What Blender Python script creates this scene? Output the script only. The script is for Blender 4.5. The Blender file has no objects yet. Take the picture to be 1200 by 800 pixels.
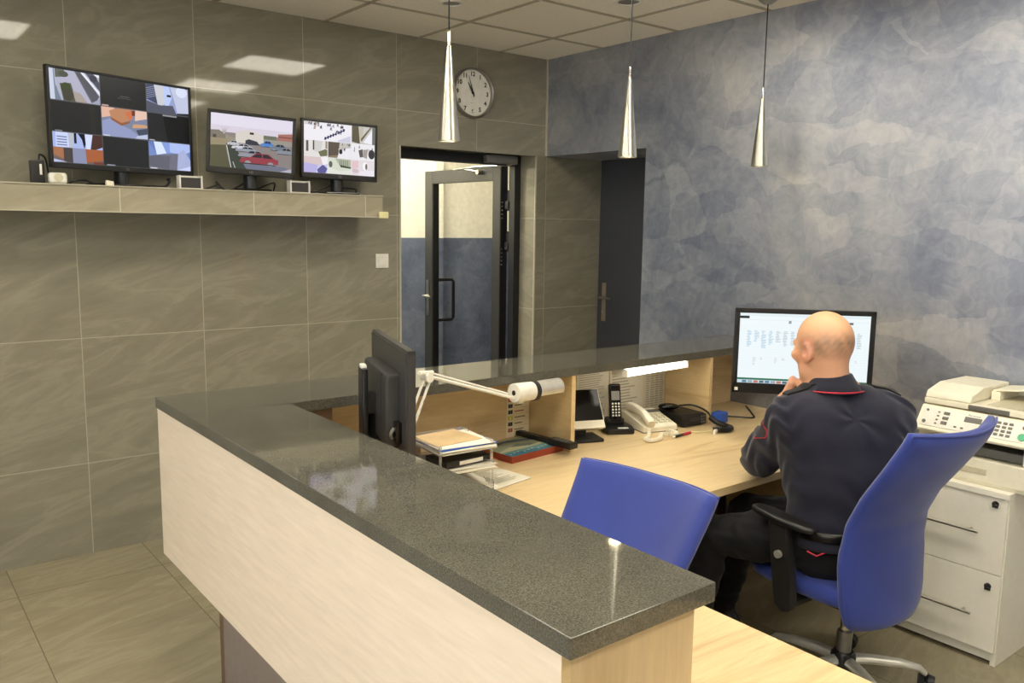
import bpy, bmesh, math, random
import numpy as np
from mathutils import Vector, Matrix
random.seed(7)
PI = math.pi
S = bpy.context.scene
COL = S.collection

# ------------------------------------------------------------------ colour / materials
def lin(c):
    return tuple(((v/255)/12.92 if v/255 <= .04045 else ((v/255+.055)/1.055)**2.4) for v in c)
class NT:
    """tiny wrapper to write node trees"""
    def __init__(s, name):
        s.m = bpy.data.materials.new(name); s.m.use_nodes = True
        s.t = s.m.node_tree; s.t.nodes.clear()
        s.out = s.n('ShaderNodeOutputMaterial')
        s.p = s.n('ShaderNodeBsdfPrincipled'); s.l(s.p, 'BSDF', s.out, 'Surface')
    def n(s, kind, **kw):
        nd = s.t.nodes.new(kind)
        for k, v in kw.items(): setattr(nd, k, v)
        return nd
    def l(s, a, ao, b, bi): s.t.links.new(a.outputs[ao], b.inputs[bi])
    def set(s, nd, **kw):
        for k, v in kw.items(): nd.inputs[k.replace('_', ' ')].default_value = v
    def base(s, c=None, rough=.5, metal=0., spec=.5):
        if c is not None: s.p.inputs['Base Color'].default_value = (*c, 1)
        s.p.inputs['Roughness'].default_value = rough; s.p.inputs['Metallic'].default_value = metal
        s.p.inputs['Specular IOR Level'].default_value = spec
    def coord(s, scale=(1,1,1), rot=(0,0,0), loc=(0,0,0), out='Object'):
        tc = s.n('ShaderNodeTexCoord'); mp = s.n('ShaderNodeMapping')
        mp.inputs['Scale'].default_value = scale; mp.inputs['Rotation'].default_value = rot; mp.inputs['Location'].default_value = loc
        s.l(tc, out, mp, 'Vector'); return mp
    def noise(s, vec, scale, detail=4, rough=.5, dist=0.):
        nd = s.n('ShaderNodeTexNoise'); s.set(nd, Scale=scale, Detail=detail, Roughness=rough, Distortion=dist)
        s.l(vec, 0, nd, 'Vector'); return nd
    def ramp(s, src, so, stops):
        r = s.n('ShaderNodeValToRGB'); e = r.color_ramp.elements
        while len(e) < len(stops): e.new(.5)
        for el, (p, c) in zip(e, stops): el.position = p; el.color = (*c, 1)
        s.l(src, so, r, 'Fac'); return r
    def mix(s, fac, fo, a, b, mode='MIX'):
        m = s.n('ShaderNodeMix', data_type='RGBA', blend_type=mode)
        if fac is None: m.inputs[0].default_value = fo
        else: s.l(fac, fo, m, 0)
        for i, v in ((6, a), (7, b)):
            if isinstance(v, tuple) and len(v) == 3 and not hasattr(v[0], 'outputs'): m.inputs[i].default_value = (*v, 1)
            else: s.t.links.new(v.outputs[0] if not isinstance(v, tuple) else v[0].outputs[v[1]], m.inputs[i])
        return (m, 2)
    def col(s, v): s.t.links.new(v[0].outputs[v[1]] if isinstance(v, tuple) else v.outputs[0], s.p.inputs['Base Color'])
    def bump(s, src, so, strength=.2, dist=.01):
        b = s.n('ShaderNodeBump'); s.set(b, Strength=strength, Distance=dist)
        s.l(src, so, b, 'Height'); s.l(b, 'Normal', s.p, 'Normal'); return b

def plain(name, rgb, rough=.5, metal=0., spec=.5, var=.06, scale=30):
    """a plain colour with slight procedural variation"""
    t = NT(name); c = lin(rgb); t.base(c, rough, metal, spec)
    if var:
        n = t.noise(t.coord(), scale, 3)
        a = tuple(v*(1-var) for v in c); b = tuple(min(1, v*(1+var)) for v in c)
        t.col(t.ramp(n, 'Fac', [(.3, a), (.7, b)]))
    return t.m
def emissive(name, rgb, strength, base=(200,200,200)):
    t = NT(name); t.base(lin(base), .4)
    t.p.inputs['Emission Color'].default_value = (*lin(rgb), 1); t.p.inputs['Emission Strength'].default_value = strength
    return t.m
def vcol(name, emit=0., rough=.5):
    t = NT(name); t.base((0,0,0), rough)
    a = t.n('ShaderNodeAttribute', attribute_name='Col')
    if emit:
        t.l(a, 'Color', t.p, 'Emission Color'); t.p.inputs['Emission Strength'].default_value = emit; t.base((.004,.004,.004), .25, 0, .25)
    else: t.l(a, 'Color', t.p, 'Base Color')
    return t.m

def tile_mat(name, axes, origin, size, c_lo, c_hi, grout, rough, gw=.0035, veinrot=.3):
    """large stone-look tiles with grout lines; axes = the two object axes of the face"""
    t = NT(name); t.base(None, rough, 0, .5)
    tc = t.n('ShaderNodeTexCoord'); sp = t.n('ShaderNodeSeparateXYZ'); t.l(tc, 'Object', sp, 0)
    masks = []; ids = []
    for ax, o, sz in zip(axes, origin, size):
        a = t.n('ShaderNodeMath', operation='SUBTRACT'); t.l(sp, 'XYZ'.index(ax), a, 0); a.inputs[1].default_value = o
        d = t.n('ShaderNodeMath', operation='DIVIDE'); t.l(a, 0, d, 0); d.inputs[1].default_value = sz
        f = t.n('ShaderNodeMath', operation='FLOOR'); t.l(d, 0, f, 0); ids.append(f)
        pp = t.n('ShaderNodeMath', operation='PINGPONG'); t.l(d, 0, pp, 0); pp.inputs[1].default_value = .5
        # pingpong is 0 at the joints
        g = t.n('ShaderNodeMath', operation='LESS_THAN'); t.l(pp, 0, g, 0); g.inputs[1].default_value = gw/2/sz
        masks.append(g)
    mx = t.n('ShaderNodeMath', operation='MAXIMUM'); t.l(masks[0], 0, mx, 0); t.l(masks[1], 0, mx, 1)
    cb = t.n('ShaderNodeCombineXYZ'); t.l(ids[0], 0, cb, 0); t.l(ids[1], 0, cb, 1)
    wn = t.n('ShaderNodeTexWhiteNoise', noise_dimensions='3D'); t.l(cb, 0, wn, 'Vector')
    # shift the veins per tile
    sc = t.n('ShaderNodeVectorMath', operation='SCALE'); t.l(wn, 'Color', sc, 0); sc.inputs['Scale'].default_value = 5.
    ad = t.n('ShaderNodeVectorMath', operation='ADD'); t.l(tc, 'Object', ad, 0); t.l(sc, 0, ad, 1)
    mp = t.n('ShaderNodeMapping')
    k = {'XZ': ((1.0,1,3.4), (0,veinrot,0)), 'XY': ((1.1,4.2,1), (0,0,veinrot)), 'YZ': ((1,1.0,3.4), (-veinrot,0,0))}[axes]
    rot = t.n('ShaderNodeMapping'); rot.inputs['Rotation'].default_value = k[1]; t.l(ad, 0, rot, 0)
    mp.inputs['Scale'].default_value = k[0]; t.l(rot, 0, mp, 0)
    n1 = t.noise(mp, 1.5, 7, .55, 1.6)
    n2 = t.noise(mp, 7, 5, .6, 1.)
    r1 = t.ramp(n1, 'Fac', [(.28, c_lo), (.5, tuple((a+b)/2 for a, b in zip(c_lo, c_hi))), (.56, c_hi), (.62, tuple((a+b)/2 for a, b in zip(c_lo, c_hi))), (.8, c_hi)])
    r2 = t.ramp(n2, 'Fac', [(.3, (.93,.93,.93)), (.7, (1.05,1.05,1.05))])
    mm = t.mix(None, 1., r1, r2, 'MULTIPLY')
    t.col(t.mix(mx, 0, mm, grout))
    t.p.inputs['Specular IOR Level'].default_value = .35
    return t.m
def wood_mat(name, c_lo, c_hi, rough=.35, scale=1., axis=0, plank=0.):
    t = NT(name); t.base(None, rough)
    sc = [9*scale]*3; sc[axis] = .9*scale
    mp = t.coord(tuple(sc))
    n = t.noise(mp, 1.3, 6, .6, 1.2)
    n2 = t.noise(t.coord(tuple(v*5 for v in sc)), 3, 3, .6, .2)
    r = t.ramp(n, 'Fac', [(.3, c_lo), (.48, c_hi), (.56, tuple(.75*a+.25*b for a, b in zip(c_hi, c_lo))), (.75, c_hi)])
    r2 = t.ramp(n2, 'Fac', [(.3, (.93,.93,.93)), (.7, (1.04,1.04,1.04))])
    m = t.mix(None, 1., r, r2, 'MULTIPLY')
    t.col(m); return t.m
def plaster_mat(name, stops, rough=.38, scale=1., spec=.5, big=(0,0,0)):
    """trowelled decorative plaster: angular overlapping strokes and cloudy veins"""
    t = NT(name); t.base(None, rough, 0, spec)
    mp = t.coord((1,1,1))
    w = t.noise(mp, 2.2*scale, 5, .55, .4)
    sc = t.n('ShaderNodeVectorMath', operation='SCALE'); t.l(w, 'Color', sc, 0); sc.inputs['Scale'].default_value = .26
    ad = t.n('ShaderNodeVectorMath', operation='ADD'); t.l(mp, 0, ad, 0); t.l(sc, 0, ad, 1)
    v = t.n('ShaderNodeTexVoronoi', feature='F1'); t.set(v, Scale=1.9*scale); m1 = t.n('ShaderNodeMapping'); m1.inputs['Rotation'].default_value = (.75,0,0); m1.inputs['Scale'].default_value = (1.,1.,1.8); t.l(ad, 0, m1, 0); t.l(m1, 0, v, 'Vector')
    v2 = t.n('ShaderNodeTexVoronoi', feature='F1'); t.set(v2, Scale=3.6*scale); m2 = t.n('ShaderNodeMapping'); m2.inputs['Rotation'].default_value = (-.85,0,0); m2.inputs['Scale'].default_value = (1.,1.,2.); t.l(ad, 0, m2, 0); t.l(m2, 0, v2, 'Vector')
    s1 = t.n('ShaderNodeSeparateColor'); t.l(v, 'Color', s1, 0)
    s2 = t.n('ShaderNodeSeparateColor'); t.l(v2, 'Color', s2, 0)
    n = t.noise(mp, 1.7*scale, 9, .62, .8)
    n3 = t.noise(mp, 11*scale, 6, .65, 1.5)
    def mul(a, ao, k):
        m = t.n('ShaderNodeMath', operation='MULTIPLY'); t.l(a, ao, m, 0); m.inputs[1].default_value = k; return m
    def add(a, b):
        m = t.n('ShaderNodeMath', operation='ADD'); t.l(a, 0, m, 0); t.l(b, 0, m, 1); return m
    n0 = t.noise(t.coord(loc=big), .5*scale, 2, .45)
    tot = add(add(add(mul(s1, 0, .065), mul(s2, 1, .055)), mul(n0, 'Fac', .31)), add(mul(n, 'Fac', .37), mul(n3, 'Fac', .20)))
    t.col(t.ramp(tot, 0, stops))
    t.bump(tot, 0, .08, .01)
    rr = t.n('ShaderNodeMapRange'); t.l(tot, 0, rr, 0); rr.inputs[3].default_value = rough-.08; rr.inputs[4].default_value = rough+.12
    t.l(rr, 0, t.p, 'Roughness')
    return t.m
def granite_mat(name):
    t = NT(name); t.base(None, .13, 0, .5)
    mp = t.coord()
    n = t.noise(mp, 330, 3, .7); n2 = t.noise(mp, 7, 5, .6, .5)
    r = t.ramp(n, 'Fac', [(.36, lin((68,66,59))), (.5, lin((88,86,77))), (.64, lin((109,107,96)))])
    r2 = t.ramp(n2, 'Fac', [(.3, (.8,.8,.8)), (.7, (1.1,1.1,1.08))])
    t.col(t.mix(None, 1., r, r2, 'MULTIPLY'))
    n4 = t.noise(mp, 60, 3, .6)
    rr = t.n('ShaderNodeMapRange'); t.l(n4, 'Fac', rr, 0); rr.inputs[3].default_value = .03; rr.inputs[4].default_value = .07
    t.l(rr, 0, t.p, 'Roughness'); return t.m
def fabric_mat(name, rgb, weave=600, bump=.15, rough=.85, sheen=.3, fold=0.):
    t = NT(name); c = lin(rgb); t.base(c, rough, 0, .25)
    n = t.noise(t.coord(), weave, 2); n2 = t.noise(t.coord(), 6, 4)
    r = t.ramp(n2, 'Fac', [(.3, tuple(v*.88 for v in c)), (.7, tuple(v*1.1 for v in c))])
    t.col(r); b1 = t.bump(n, 'Fac', bump, .002)
    if fold:
        n5 = t.noise(t.coord((1.,1.,1.9), (.5,.4,.3)), 4.2, 1.5, .4, .5)
        b2 = t.n('ShaderNodeBump'); t.set(b2, Strength=fold, Distance=.03); t.l(n5, 'Fac', b2, 'Height'); t.l(b2, 'Normal', b1, 'Normal')
    t.p.inputs['Sheen Weight'].default_value = sheen; t.p.inputs['Sheen Roughness'].default_value = .5
    return t.m

M = {}
M['tile_x'] = tile_mat('olive_stone_tile', 'XZ', (-1.73, .456), (.578, .612), lin((131,126,109)), lin((147,142,124)), lin((176,170,150)), .05)
M['tile_y'] = tile_mat('olive_stone_tile_side', 'YZ', (.578, .456), (.578, .612), lin((131,126,109)), lin((147,142,124)), lin((176,170,150)), .05)
M['tile_shelf'] = tile_mat('shelf_stone_tile', 'XZ', (-1.73, 1.2), (.62, .8), lin((150,143,122)), lin((168,160,138)), lin((205,198,178)), .3)
M['floor'] = tile_mat('floor_stone_tile', 'XY', (-2.66, -.35), (.6, 1.2), lin((143,134,110)), lin((158,149,124)), lin((116,108,88)), .25, gw=.004, veinrot=-.25)
BIG = (4.3, 8.7, 12.1)  # shifts broad plaster tone so its pale part imitates light at upper right
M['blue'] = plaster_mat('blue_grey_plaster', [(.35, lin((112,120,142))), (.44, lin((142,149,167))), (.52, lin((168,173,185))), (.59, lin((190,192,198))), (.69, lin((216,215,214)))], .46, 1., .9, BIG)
M['blue'].node_tree.nodes['Principled BSDF'].inputs['Metallic'].default_value = .75
M['blue_dark'] = plaster_mat('corridor_blue_plaster', [(.30, lin((66,74,94))), (.45, lin((86,95,115))), (.58, lin((110,118,136))), (.72, lin((140,146,160)))], .4, 1.6)
M['cream_wall'] = plain('cream_wall_paint', (242,237,218), .6)
M['white_wall'] = plain('white_wall_paint', (205,200,186), .7)
M['ceil'] = plain('ceiling_panel', (240,234,220), .9, var=.05, scale=90)
M['grid'] = plain('ceiling_grid', (176,168,148), .6)
M['granite'] = granite_mat('dark_polished_granite')
M['beech'] = wood_mat('pale_beech_laminate', lin((222,203,178)), lin((230,213,190)), .38, .55, 1)
M['beech_shaded'] = wood_mat('shaded_beech_laminate_cross', lin((204,176,134)), lin((218,192,150)), .4, .6, 2)  # same laminate darkened and yellowed: weaker light on these sides painted in
M['oak'] = wood_mat('oak_desk_laminate', lin((206,174,124)), lin((228,203,156)), .3, .8, 0)
M['oak_y'] = wood_mat('oak_desk_laminate_side', lin((206,172,120)), lin((226,200,150)), .3, .8, 1)
M['brown'] = plain('brown_board', (112,88,66), .5)
M['grey_plinth'] = plain('grey_plinth_board', (140,126,118), .5)
M['trim'] = plain('pale_tile_trim', (186,180,160), .35)
M['dark_frame'] = plain('anthracite_metal', (62,62,60), .35, .3)
M['dark_edge'] = plain('near_black_profile', (26,27,30), .4)
M['grey_door'] = plain('charcoal_door_leaf', (66,68,74), .45, var=.04)
M['steel'] = plain('brushed_steel', (190,188,178), .28, 1., var=.08)
M['chrome'] = plain('chrome_metal', (215,214,208), .12, 1., var=.02)
M['alu'] = plain('grey_aluminium', (150,148,142), .4, .7)
M['alu_light'] = plain('satin_silver', (205,203,194), .35, .6)
M['black'] = plain('black_plastic', (24,24,25), .38)
M['black_soft'] = plain('black_matt_plastic', (32,31,30), .55)
M['blackgloss'] = plain('black_gloss_plastic', (10,10,12), .12)
M['grey_back'] = plain('dark_grey_monitor_shell', (52,51,50), .42)
M['white'] = plain('white_plastic', (232,229,218), .4)
M['cream'] = plain('cream_plastic', (240,234,212), .42, var=.03)
M['cream_dk'] = plain('beige_plastic', (202,195,168), .45)
M['cab'] = plain('white_cabinet_laminate', (242,238,224), .38, var=.02)
M['grey_gap'] = plain('mid_grey_plastic', (105,103,98), .5)  # plain mid grey for keys, buttons and trays
M['chair_blue'] = fabric_mat('royal_blue_upholstery', (53,69,150))
M['shirt'] = fabric_mat('navy_shirt_cloth', (34,35,50), 900, .1, .8, .2, .45)
M['trousers'] = fabric_mat('black_trouser_cloth', (24,24,27), 900, .1, .85, .1, .4)
M['red'] = plain('red_trim', (190,40,62), .6)
M['redbook'] = plain('red_brown_cover', (150,62,38), .5)
M['bluebox'] = plain('blue_card', (48,92,190), .5)
M['green'] = plain('green_button', (66,176,124), .4)
M['paper'] = plain('white_paper', (232,227,212), .8, var=.03)
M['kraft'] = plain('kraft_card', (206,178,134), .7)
M['yellowish'] = plain('cream_putty', (228,222,168), .6)
M['brass'] = plain('worn_plate', (168,152,130), .4, .6)
M['leather'] = plain('black_leather', (18,17,17), .35)
M['screen'] = vcol('lit_screen', 1.)
M['print'] = vcol('printed_paper', 0, .75)
M['skin'] = vcol('skin', 0, .5)
M['skin'].node_tree.nodes['Principled BSDF'].inputs['Subsurface Weight'].default_value = .15
M['skin'].node_tree.nodes['Principled BSDF'].inputs['Subsurface Radius'].default_value = (.01,.004,.002)
M['panel_light'] = emissive('ceiling_light_diffuser', (255,246,226), 16.5)
M['tube_light'] = emissive('lit_strip_diffuser', (255,247,230), 3.2)
M['bulb'] = emissive('lit_bulb', (255,236,190), 40.)
M['corr_fill'] = emissive('corridor_fill_diffuser', (255,249,232), 21.)
g = NT('clear_glass'); g.base((1,1,1), .02); g.p.inputs['Transmission Weight'].default_value = 1.; g.p.inputs['IOR'].default_value = 1.02
M['glass'] = g.m
g = NT('clear_acrylic'); g.base((.9,.9,.88), .08); g.p.inputs['Transmission Weight'].default_value = .8; g.p.inputs['IOR'].default_value = 1.3
M['acrylic'] = g.m

# ------------------------------------------------------------------ mesh helpers
class MB:
    def __init__(s): s.bm = bmesh.new(); s.mi = 0
    def _cap(s, fs):
        for f in fs: f.material_index = s.mi
    def mat(s, i): s.mi = i; return s
    def box(s, c, d, bev=0., seg=2, rz=0., m=None):
        r = bmesh.ops.create_cube(s.bm, size=1.); vs = r['verts']
        T = Matrix.Translation(c) @ Matrix.Rotation(rz, 4, 'Z') @ Matrix.Diagonal((*d, 1))
        if m is not None: T = m @ T
        bmesh.ops.transform(s.bm, matrix=T, verts=vs)
        fs = {f for v in vs for f in v.link_faces}; s._cap(fs)
        if bev:
            es = list({e for v in vs for e in v.link_edges})
            r = bmesh.ops.bevel(s.bm, geom=es, offset=bev, segments=seg, affect='EDGES', profile=.5)
            s._cap(r['faces'])
        return s
    def b2(s, a, b, bev=0., seg=2):
        """box from corner to corner"""
        return s.box([(x+y)/2 for x, y in zip(a, b)], [abs(y-x) for x, y in zip(a, b)], bev, seg)
    def cyl(s, p0, p1, r0, r1=None, n=24, caps=True):
        p0, p1 = Vector(p0), Vector(p1); r1 = r0 if r1 is None else r1
        d = p1-p0
        r = bmesh.ops.create_cone(s.bm, cap_ends=caps, segments=n, radius1=r0, radius2=r1, depth=d.length)
        T = Matrix.Translation((p0+p1)/2) @ d.to_track_quat('Z', 'Y').to_matrix().to_4x4()
        bmesh.ops.transform(s.bm, matrix=T, verts=r['verts'])
        s._cap({f for v in r['verts'] for f in v.link_faces}); return s
    def sph(s, c, r, seg=16, m=None):
        rr = (r, r, r) if not hasattr(r, '__len__') else r
        q = bmesh.ops.create_uvsphere(s.bm, u_segments=seg, v_segments=seg//2+2, radius=1.)
        T = Matrix.Translation(c) @ (m.to_4x4() if m else Matrix()) @ Matrix.Diagonal((*rr, 1))
        bmesh.ops.transform(s.bm, matrix=T, verts=q['verts'])
        s._cap({f for v in q['verts'] for f in v.link_faces}); return s
    def tube(s, pts, r, n=8, closed=False, flat=1.):
        pts = [Vector(p) for p in pts]; rings = []; N = len(pts); up = None
        for i, p in enumerate(pts):
            a = pts[(i-1) % N] if (i or closed) else p; b = pts[(i+1) % N] if (i < N-1 or closed) else p
            t = (b-a).normalized()
            if up is None: up = t.orthogonal().normalized()
            up = (up-t*up.dot(t))
            up = up.normalized() if up.length > 1e-6 else t.orthogonal().normalized()
            w = t.cross(up); rr = r[i] if hasattr(r, '__len__') else r
            rings.append([s.bm.verts.new(p+up*rr*math.cos(2*PI*k/n)+w*rr*flat*math.sin(2*PI*k/n)) for k in range(n)])
        fs = []
        for i in range(N if closed else N-1):
            A, B = rings[i], rings[(i+1) % N]
            for k in range(n): fs.append(s.bm.faces.new((A[k], A[(k+1) % n], B[(k+1) % n], B[k])))
        if not closed: fs.append(s.bm.faces.new(rings[0][::-1])); fs.append(s.bm.faces.new(rings[-1]))
        s._cap(fs); return s
    def lathe(s, prof, c=(0,0,0), n=32, m=None, close=False):
        T = Matrix.Translation(c) @ (m.to_4x4() if m else Matrix()); rings = []
        for r, z in prof:
            rings.append([s.bm.verts.new(T @ Vector((r*math.cos(2*PI*k/n), r*math.sin(2*PI*k/n), z))) for k in range(n)])
        fs = []
        prs = list(zip(rings, rings[1:]))
        if close: prs.append((rings[-1], rings[0]))
        for A, B in prs:
            for k in range(n): fs.append(s.bm.faces.new((A[k], A[(k+1) % n], B[(k+1) % n], B[k])))
        if not close: fs.append(s.bm.faces.new(rings[0][::-1])); fs.append(s.bm.faces.new(rings[-1]))
        s._cap(fs); return s
    def prism(s, pts, v, bev=0., m=None):
        """extrude a closed 3-D polygon along vector v"""
        v = Vector(v); T = m or Matrix()
        A = [s.bm.verts.new(T @ Vector(p)) for p in pts]; B = [s.bm.verts.new(T @ (Vector(p)+v)) for p in pts]
        n = len(pts); fs = [s.bm.faces.new(A[::-1]), s.bm.faces.new(B)]
        for k in range(n): fs.append(s.bm.faces.new((A[k], A[(k+1) % n], B[(k+1) % n], B[k])))
        s._cap(fs)
        if bev:
            r = bmesh.ops.bevel(s.bm, geom=list({e for f in fs for e in f.edges}), offset=bev, segments=2, affect='EDGES', profile=.5)
            s._cap(r['faces'])
        return s
    def poly(s, pts):
        f = s.bm.faces.new([s.bm.verts.new(p) for p in pts]); s._cap([f]); return s
    def build(s, name, mats, parent=None, smooth=False, world=False, keep=False):
        if not keep: bmesh.ops.recalc_face_normals(s.bm, faces=s.bm.faces)
        me = bpy.data.meshes.new(name); s.bm.to_mesh(me); s.bm.free()
        return link(name, me, mats, parent, smooth, world)
def root_of(o):
    while o.parent: o = o.parent
    return o
def link(name, me, mats, parent=None, smooth=False, world=False):
    for m in (mats if isinstance(mats, (list, tuple)) else [mats]): me.materials.append(m)
    if world and parent:
        rt = root_of(parent); me.transform((Matrix.Translation(rt.location) @ rt.rotation_euler.to_matrix().to_4x4()).inverted())
    if smooth:
        me.polygons.foreach_set('use_smooth', [True]*len(me.polygons))
        if smooth != 'all':
            me.set_sharp_from_angle(angle=math.radians(38))
    o = bpy.data.objects.new(name, me); COL.objects.link(o)
    if parent: o.parent = parent
    if smooth and smooth != 'all':
        w = o.modifiers.new('wn', 'WEIGHTED_NORMAL'); w.weight = 100; w.keep_sharp = True
    return o
def thing(name, label, cat, loc=(0,0,0), rz=0., group=None, kind=None):
    o = bpy.data.objects.new(name, None); COL.objects.link(o); o.empty_display_size = .05
    o.location = loc; o.rotation_euler = (0, 0, rz)
    return tag(o, label, cat, group, kind)
def tag(o, label=None, cat=None, group=None, kind=None):
    if label: o['label'] = label
    if cat: o['category'] = cat
    if group: o['group'] = group
    if kind: o['kind'] = kind
    return o
def centre(o):
    """move a single-mesh thing's origin to the middle of its underside"""
    me = o.data; n = len(me.vertices); a = np.empty(n*3, np.float32); me.vertices.foreach_get('co', a); a = a.reshape(-1, 3)
    c = Vector(((a[:,0].min()+a[:,0].max())/2, (a[:,1].min()+a[:,1].max())/2, a[:,2].min()))
    me.transform(Matrix.Translation(-c)); o.location = c; return o
def picture(name, polys, T, mat, parent=None, world=True, step=.0002):
    """flat printed / displayed picture: layered coloured polygons, T maps (u,v,height) to 3-D"""
    vs, fs, cs = [], [], []
    for i, (pts, c) in enumerate(polys):
        k = len(vs)
        vs += [T @ Vector((u, v, i*step/ max(1, len(polys)/10))) for u, v in pts]
        fs.append(range(k, k+len(pts))); cs += [(*lin(c), 1)]*len(pts)
    me = bpy.data.meshes.new(name); me.from_pydata(vs, [], fs)
    at = me.color_attributes.new('Col', 'FLOAT_COLOR', 'CORNER')
    at.data.foreach_set('color', [x for c in cs for x in c])
    return link(name, me, mat, parent, False, world)
def R(x0, y0, x1, y1): return [(x0,y0), (x1,y0), (x1,y1), (x0,y1)]
def El(cx, cy, rx, ry, n=14, a0=0, a1=2*PI): return [(cx+rx*math.cos(a0+(a1-a0)*i/n), cy+ry*math.sin(a0+(a1-a0)*i/n)) for i in range(n if a1-a0 > 6.2 else n+1)]
def text(name, s, size, T, mat, parent=None, ext=.0006, world=True, bold=0.):
    cu = bpy.data.curves.new('txt', 'FONT'); cu.body = s; cu.size = size; cu.align_x = 'CENTER'; cu.align_y = 'CENTER'; cu.extrude = ext; cu.offset = bold
    o = bpy.data.objects.new('txt', cu); COL.objects.link(o)
    dg = bpy.context.evaluated_depsgraph_get(); me = bpy.data.meshes.new_from_object(o.evaluated_get(dg)); me.name = name
    bpy.data.objects.remove(o); me.transform(T); me.materials.clear()
    return link(name, me, mat, parent, False, world)
def frame(o, x, y):
    """matrix with origin o, first axis x, second axis y (third = x cross y)"""
    x = Vector(x).normalized(); y = Vector(y); z = x.cross(y).normalized(); y = z.cross(x)
    m = Matrix((x, y, z)).transposed().to_4x4(); m.translation = o; return m
def curve_pts(ctrl, n=12):
    """Catmull-Rom through control points"""
    P = [Vector(p) for p in ctrl]; P = [2*P[0]-P[1]]+P+[2*P[-1]-P[-2]]; out = []
    for i in range(1, len(P)-2):
        for k in range(n):
            t = k/n; a, b, c, d = P[i-1:i+3]
            out.append(.5*((2*b)+(c-a)*t+(2*a-5*b+4*c-d)*t*t+(3*b-a-3*c+d)*t**3))
    return out+[P[-2]]

# ------------------------------------------------------------------ camera
H = 1.63
CAM = Vector((-3.731, -4.3775, H))
def camera():
    yaw, p, r, F = 0.669276, 0.137267, 0.0144382, 982.165
    cy, sy = math.cos(yaw), math.sin(yaw)
    f = Vector((sy*math.cos(p), cy*math.cos(p), -math.sin(p))); rt = Vector((cy, -sy, 0)); up = rt.cross(f)
    c, s = math.cos(r), math.sin(r)
    x = c*rt+s*up; y = -s*rt+c*up
    cd = bpy.data.cameras.new('camera'); cd.sensor_width = 36; cd.lens = 36*F/1200; cd.clip_start = .05
    o = bpy.data.objects.new('camera', cd); COL.objects.link(o)
    m = Matrix((x, y, -f)).transposed().to_4x4(); m.translation = CAM; o.matrix_world = m
    S.camera = o
camera()

# ------------------------------------------------------------------ room shell
ZC = 2.72; XL = -6.6; YF = -7.0
DX0, DX1, DZ = -1.128, -.09, 2.092        # door opening in the tiled wall
NY, NX, NZ = -.905, .52, 2.093            # niche in the blue wall
WT = .24                                  # thickness of the tiled wall
def struct(o): o['kind'] = 'structure'; return o
struct(MB().b2((XL, YF, -.08), (1.4, 2.6, 0)).build('floor', M['floor']))
struct(MB().b2((XL, YF, ZC+.02), (1.4, 2.6, ZC+.1)).build('ceiling', M['ceil']))
w = MB(); w.b2((XL, 0, 0), (DX0, WT, ZC+.02)); w.b2((DX0, 0, DZ), (DX1, WT, ZC+.02)); w.b2((DX1, 0, 0), (NX+.06, WT, ZC+.02))
bmesh.ops.remove_doubles(w.bm, verts=w.bm.verts, dist=1e-5)
for f in w.bm.faces:
    if abs(f.normal.x) > .9: f.material_index = 1
struct(w.build('wall_back', [M['tile_x'], M['tile_y']], keep=True))
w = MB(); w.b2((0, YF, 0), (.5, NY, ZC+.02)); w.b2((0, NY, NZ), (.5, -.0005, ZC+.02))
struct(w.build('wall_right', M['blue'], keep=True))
struct(MB().b2((NX+.02, NY-.02, 0), (NX+.1, 0, NZ+.3)).build('wall_niche', M['dark_frame']))
struct(MB().b2((XL, YF-.1, 0), (.5, YF, ZC+.02)).build('wall_front', M['white_wall']))
WY0, WY1, WZ0, WZ1 = -6.2, -2.2, .45, 2.35
w = MB(); w.b2((XL-.1, YF, 0), (XL, WY0, ZC+.02)); w.b2((XL-.1, WY1, 0), (XL, WT, ZC+.02)); w.b2((XL-.1, WY0, 0), (XL, WY1, WZ0)); w.b2((XL-.1, WY0, WZ1), (XL, WY1, ZC+.02))
struct(w.build('wall_left', M['tile_y'], keep=True))
wn = thing('window_1', 'wide daylight window in the wall at the far left', 'window', (XL-.05, (WY0+WY1)/2, WZ0), kind='structure')
w = MB()
for y in (WY0, -4.87, -3.53, WY1): w.b2((XL-.08, max(WY0, y-.03), WZ0), (XL-.02, min(WY1, y+.03), WZ1))
for z in (WZ0, WZ1-.05): w.b2((XL-.08, WY0, z), (XL-.02, WY1, z+.05))
w.build('window_frame', M['white'], wn, world=True)
MB().b2((XL-.055, WY0+.03, WZ0+.05), (XL-.047, WY1-.03, WZ1-.05)).build('glass_pane', M['glass'], wn, world=True)
la_ = bpy.data.lights.new('daylight', 'AREA'); la_.shape = 'RECTANGLE'; la_.size = WZ1-WZ0; la_.size_y = WY1-WY0; la_.energy = 120; la_.color = (.86,.92,1.)
lo_ = bpy.data.objects.new('daylight', la_); COL.objects.link(lo_); lo_.location = (XL-.35, (WY0+WY1)/2, (WZ0+WZ1)/2); lo_.rotation_euler = (0, -PI/2, 0)
# corridor behind the glass door
def two_tone(name, a, b, zs=1.515):
    w = MB(); w.b2((a[0], a[1], 0), (b[0], b[1], zs)).mat(1); w.b2((a[0], a[1], zs), (b[0], b[1], ZC+.02))
    struct(w.build(name, [M['blue_dark'], M['cream_wall']], keep=True))
two_tone('wall_corridor_back', (-3.2, 1.85), (1.3, 1.95))
two_tone('wall_corridor_left', (-3.3, WT), (-3.2, 1.95))
two_tone('wall_corridor_right', (1.3, WT), (1.4, 1.95))
two_tone('wall_corridor_pier', (.28, 1.78), (.36, 1.85))
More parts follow.
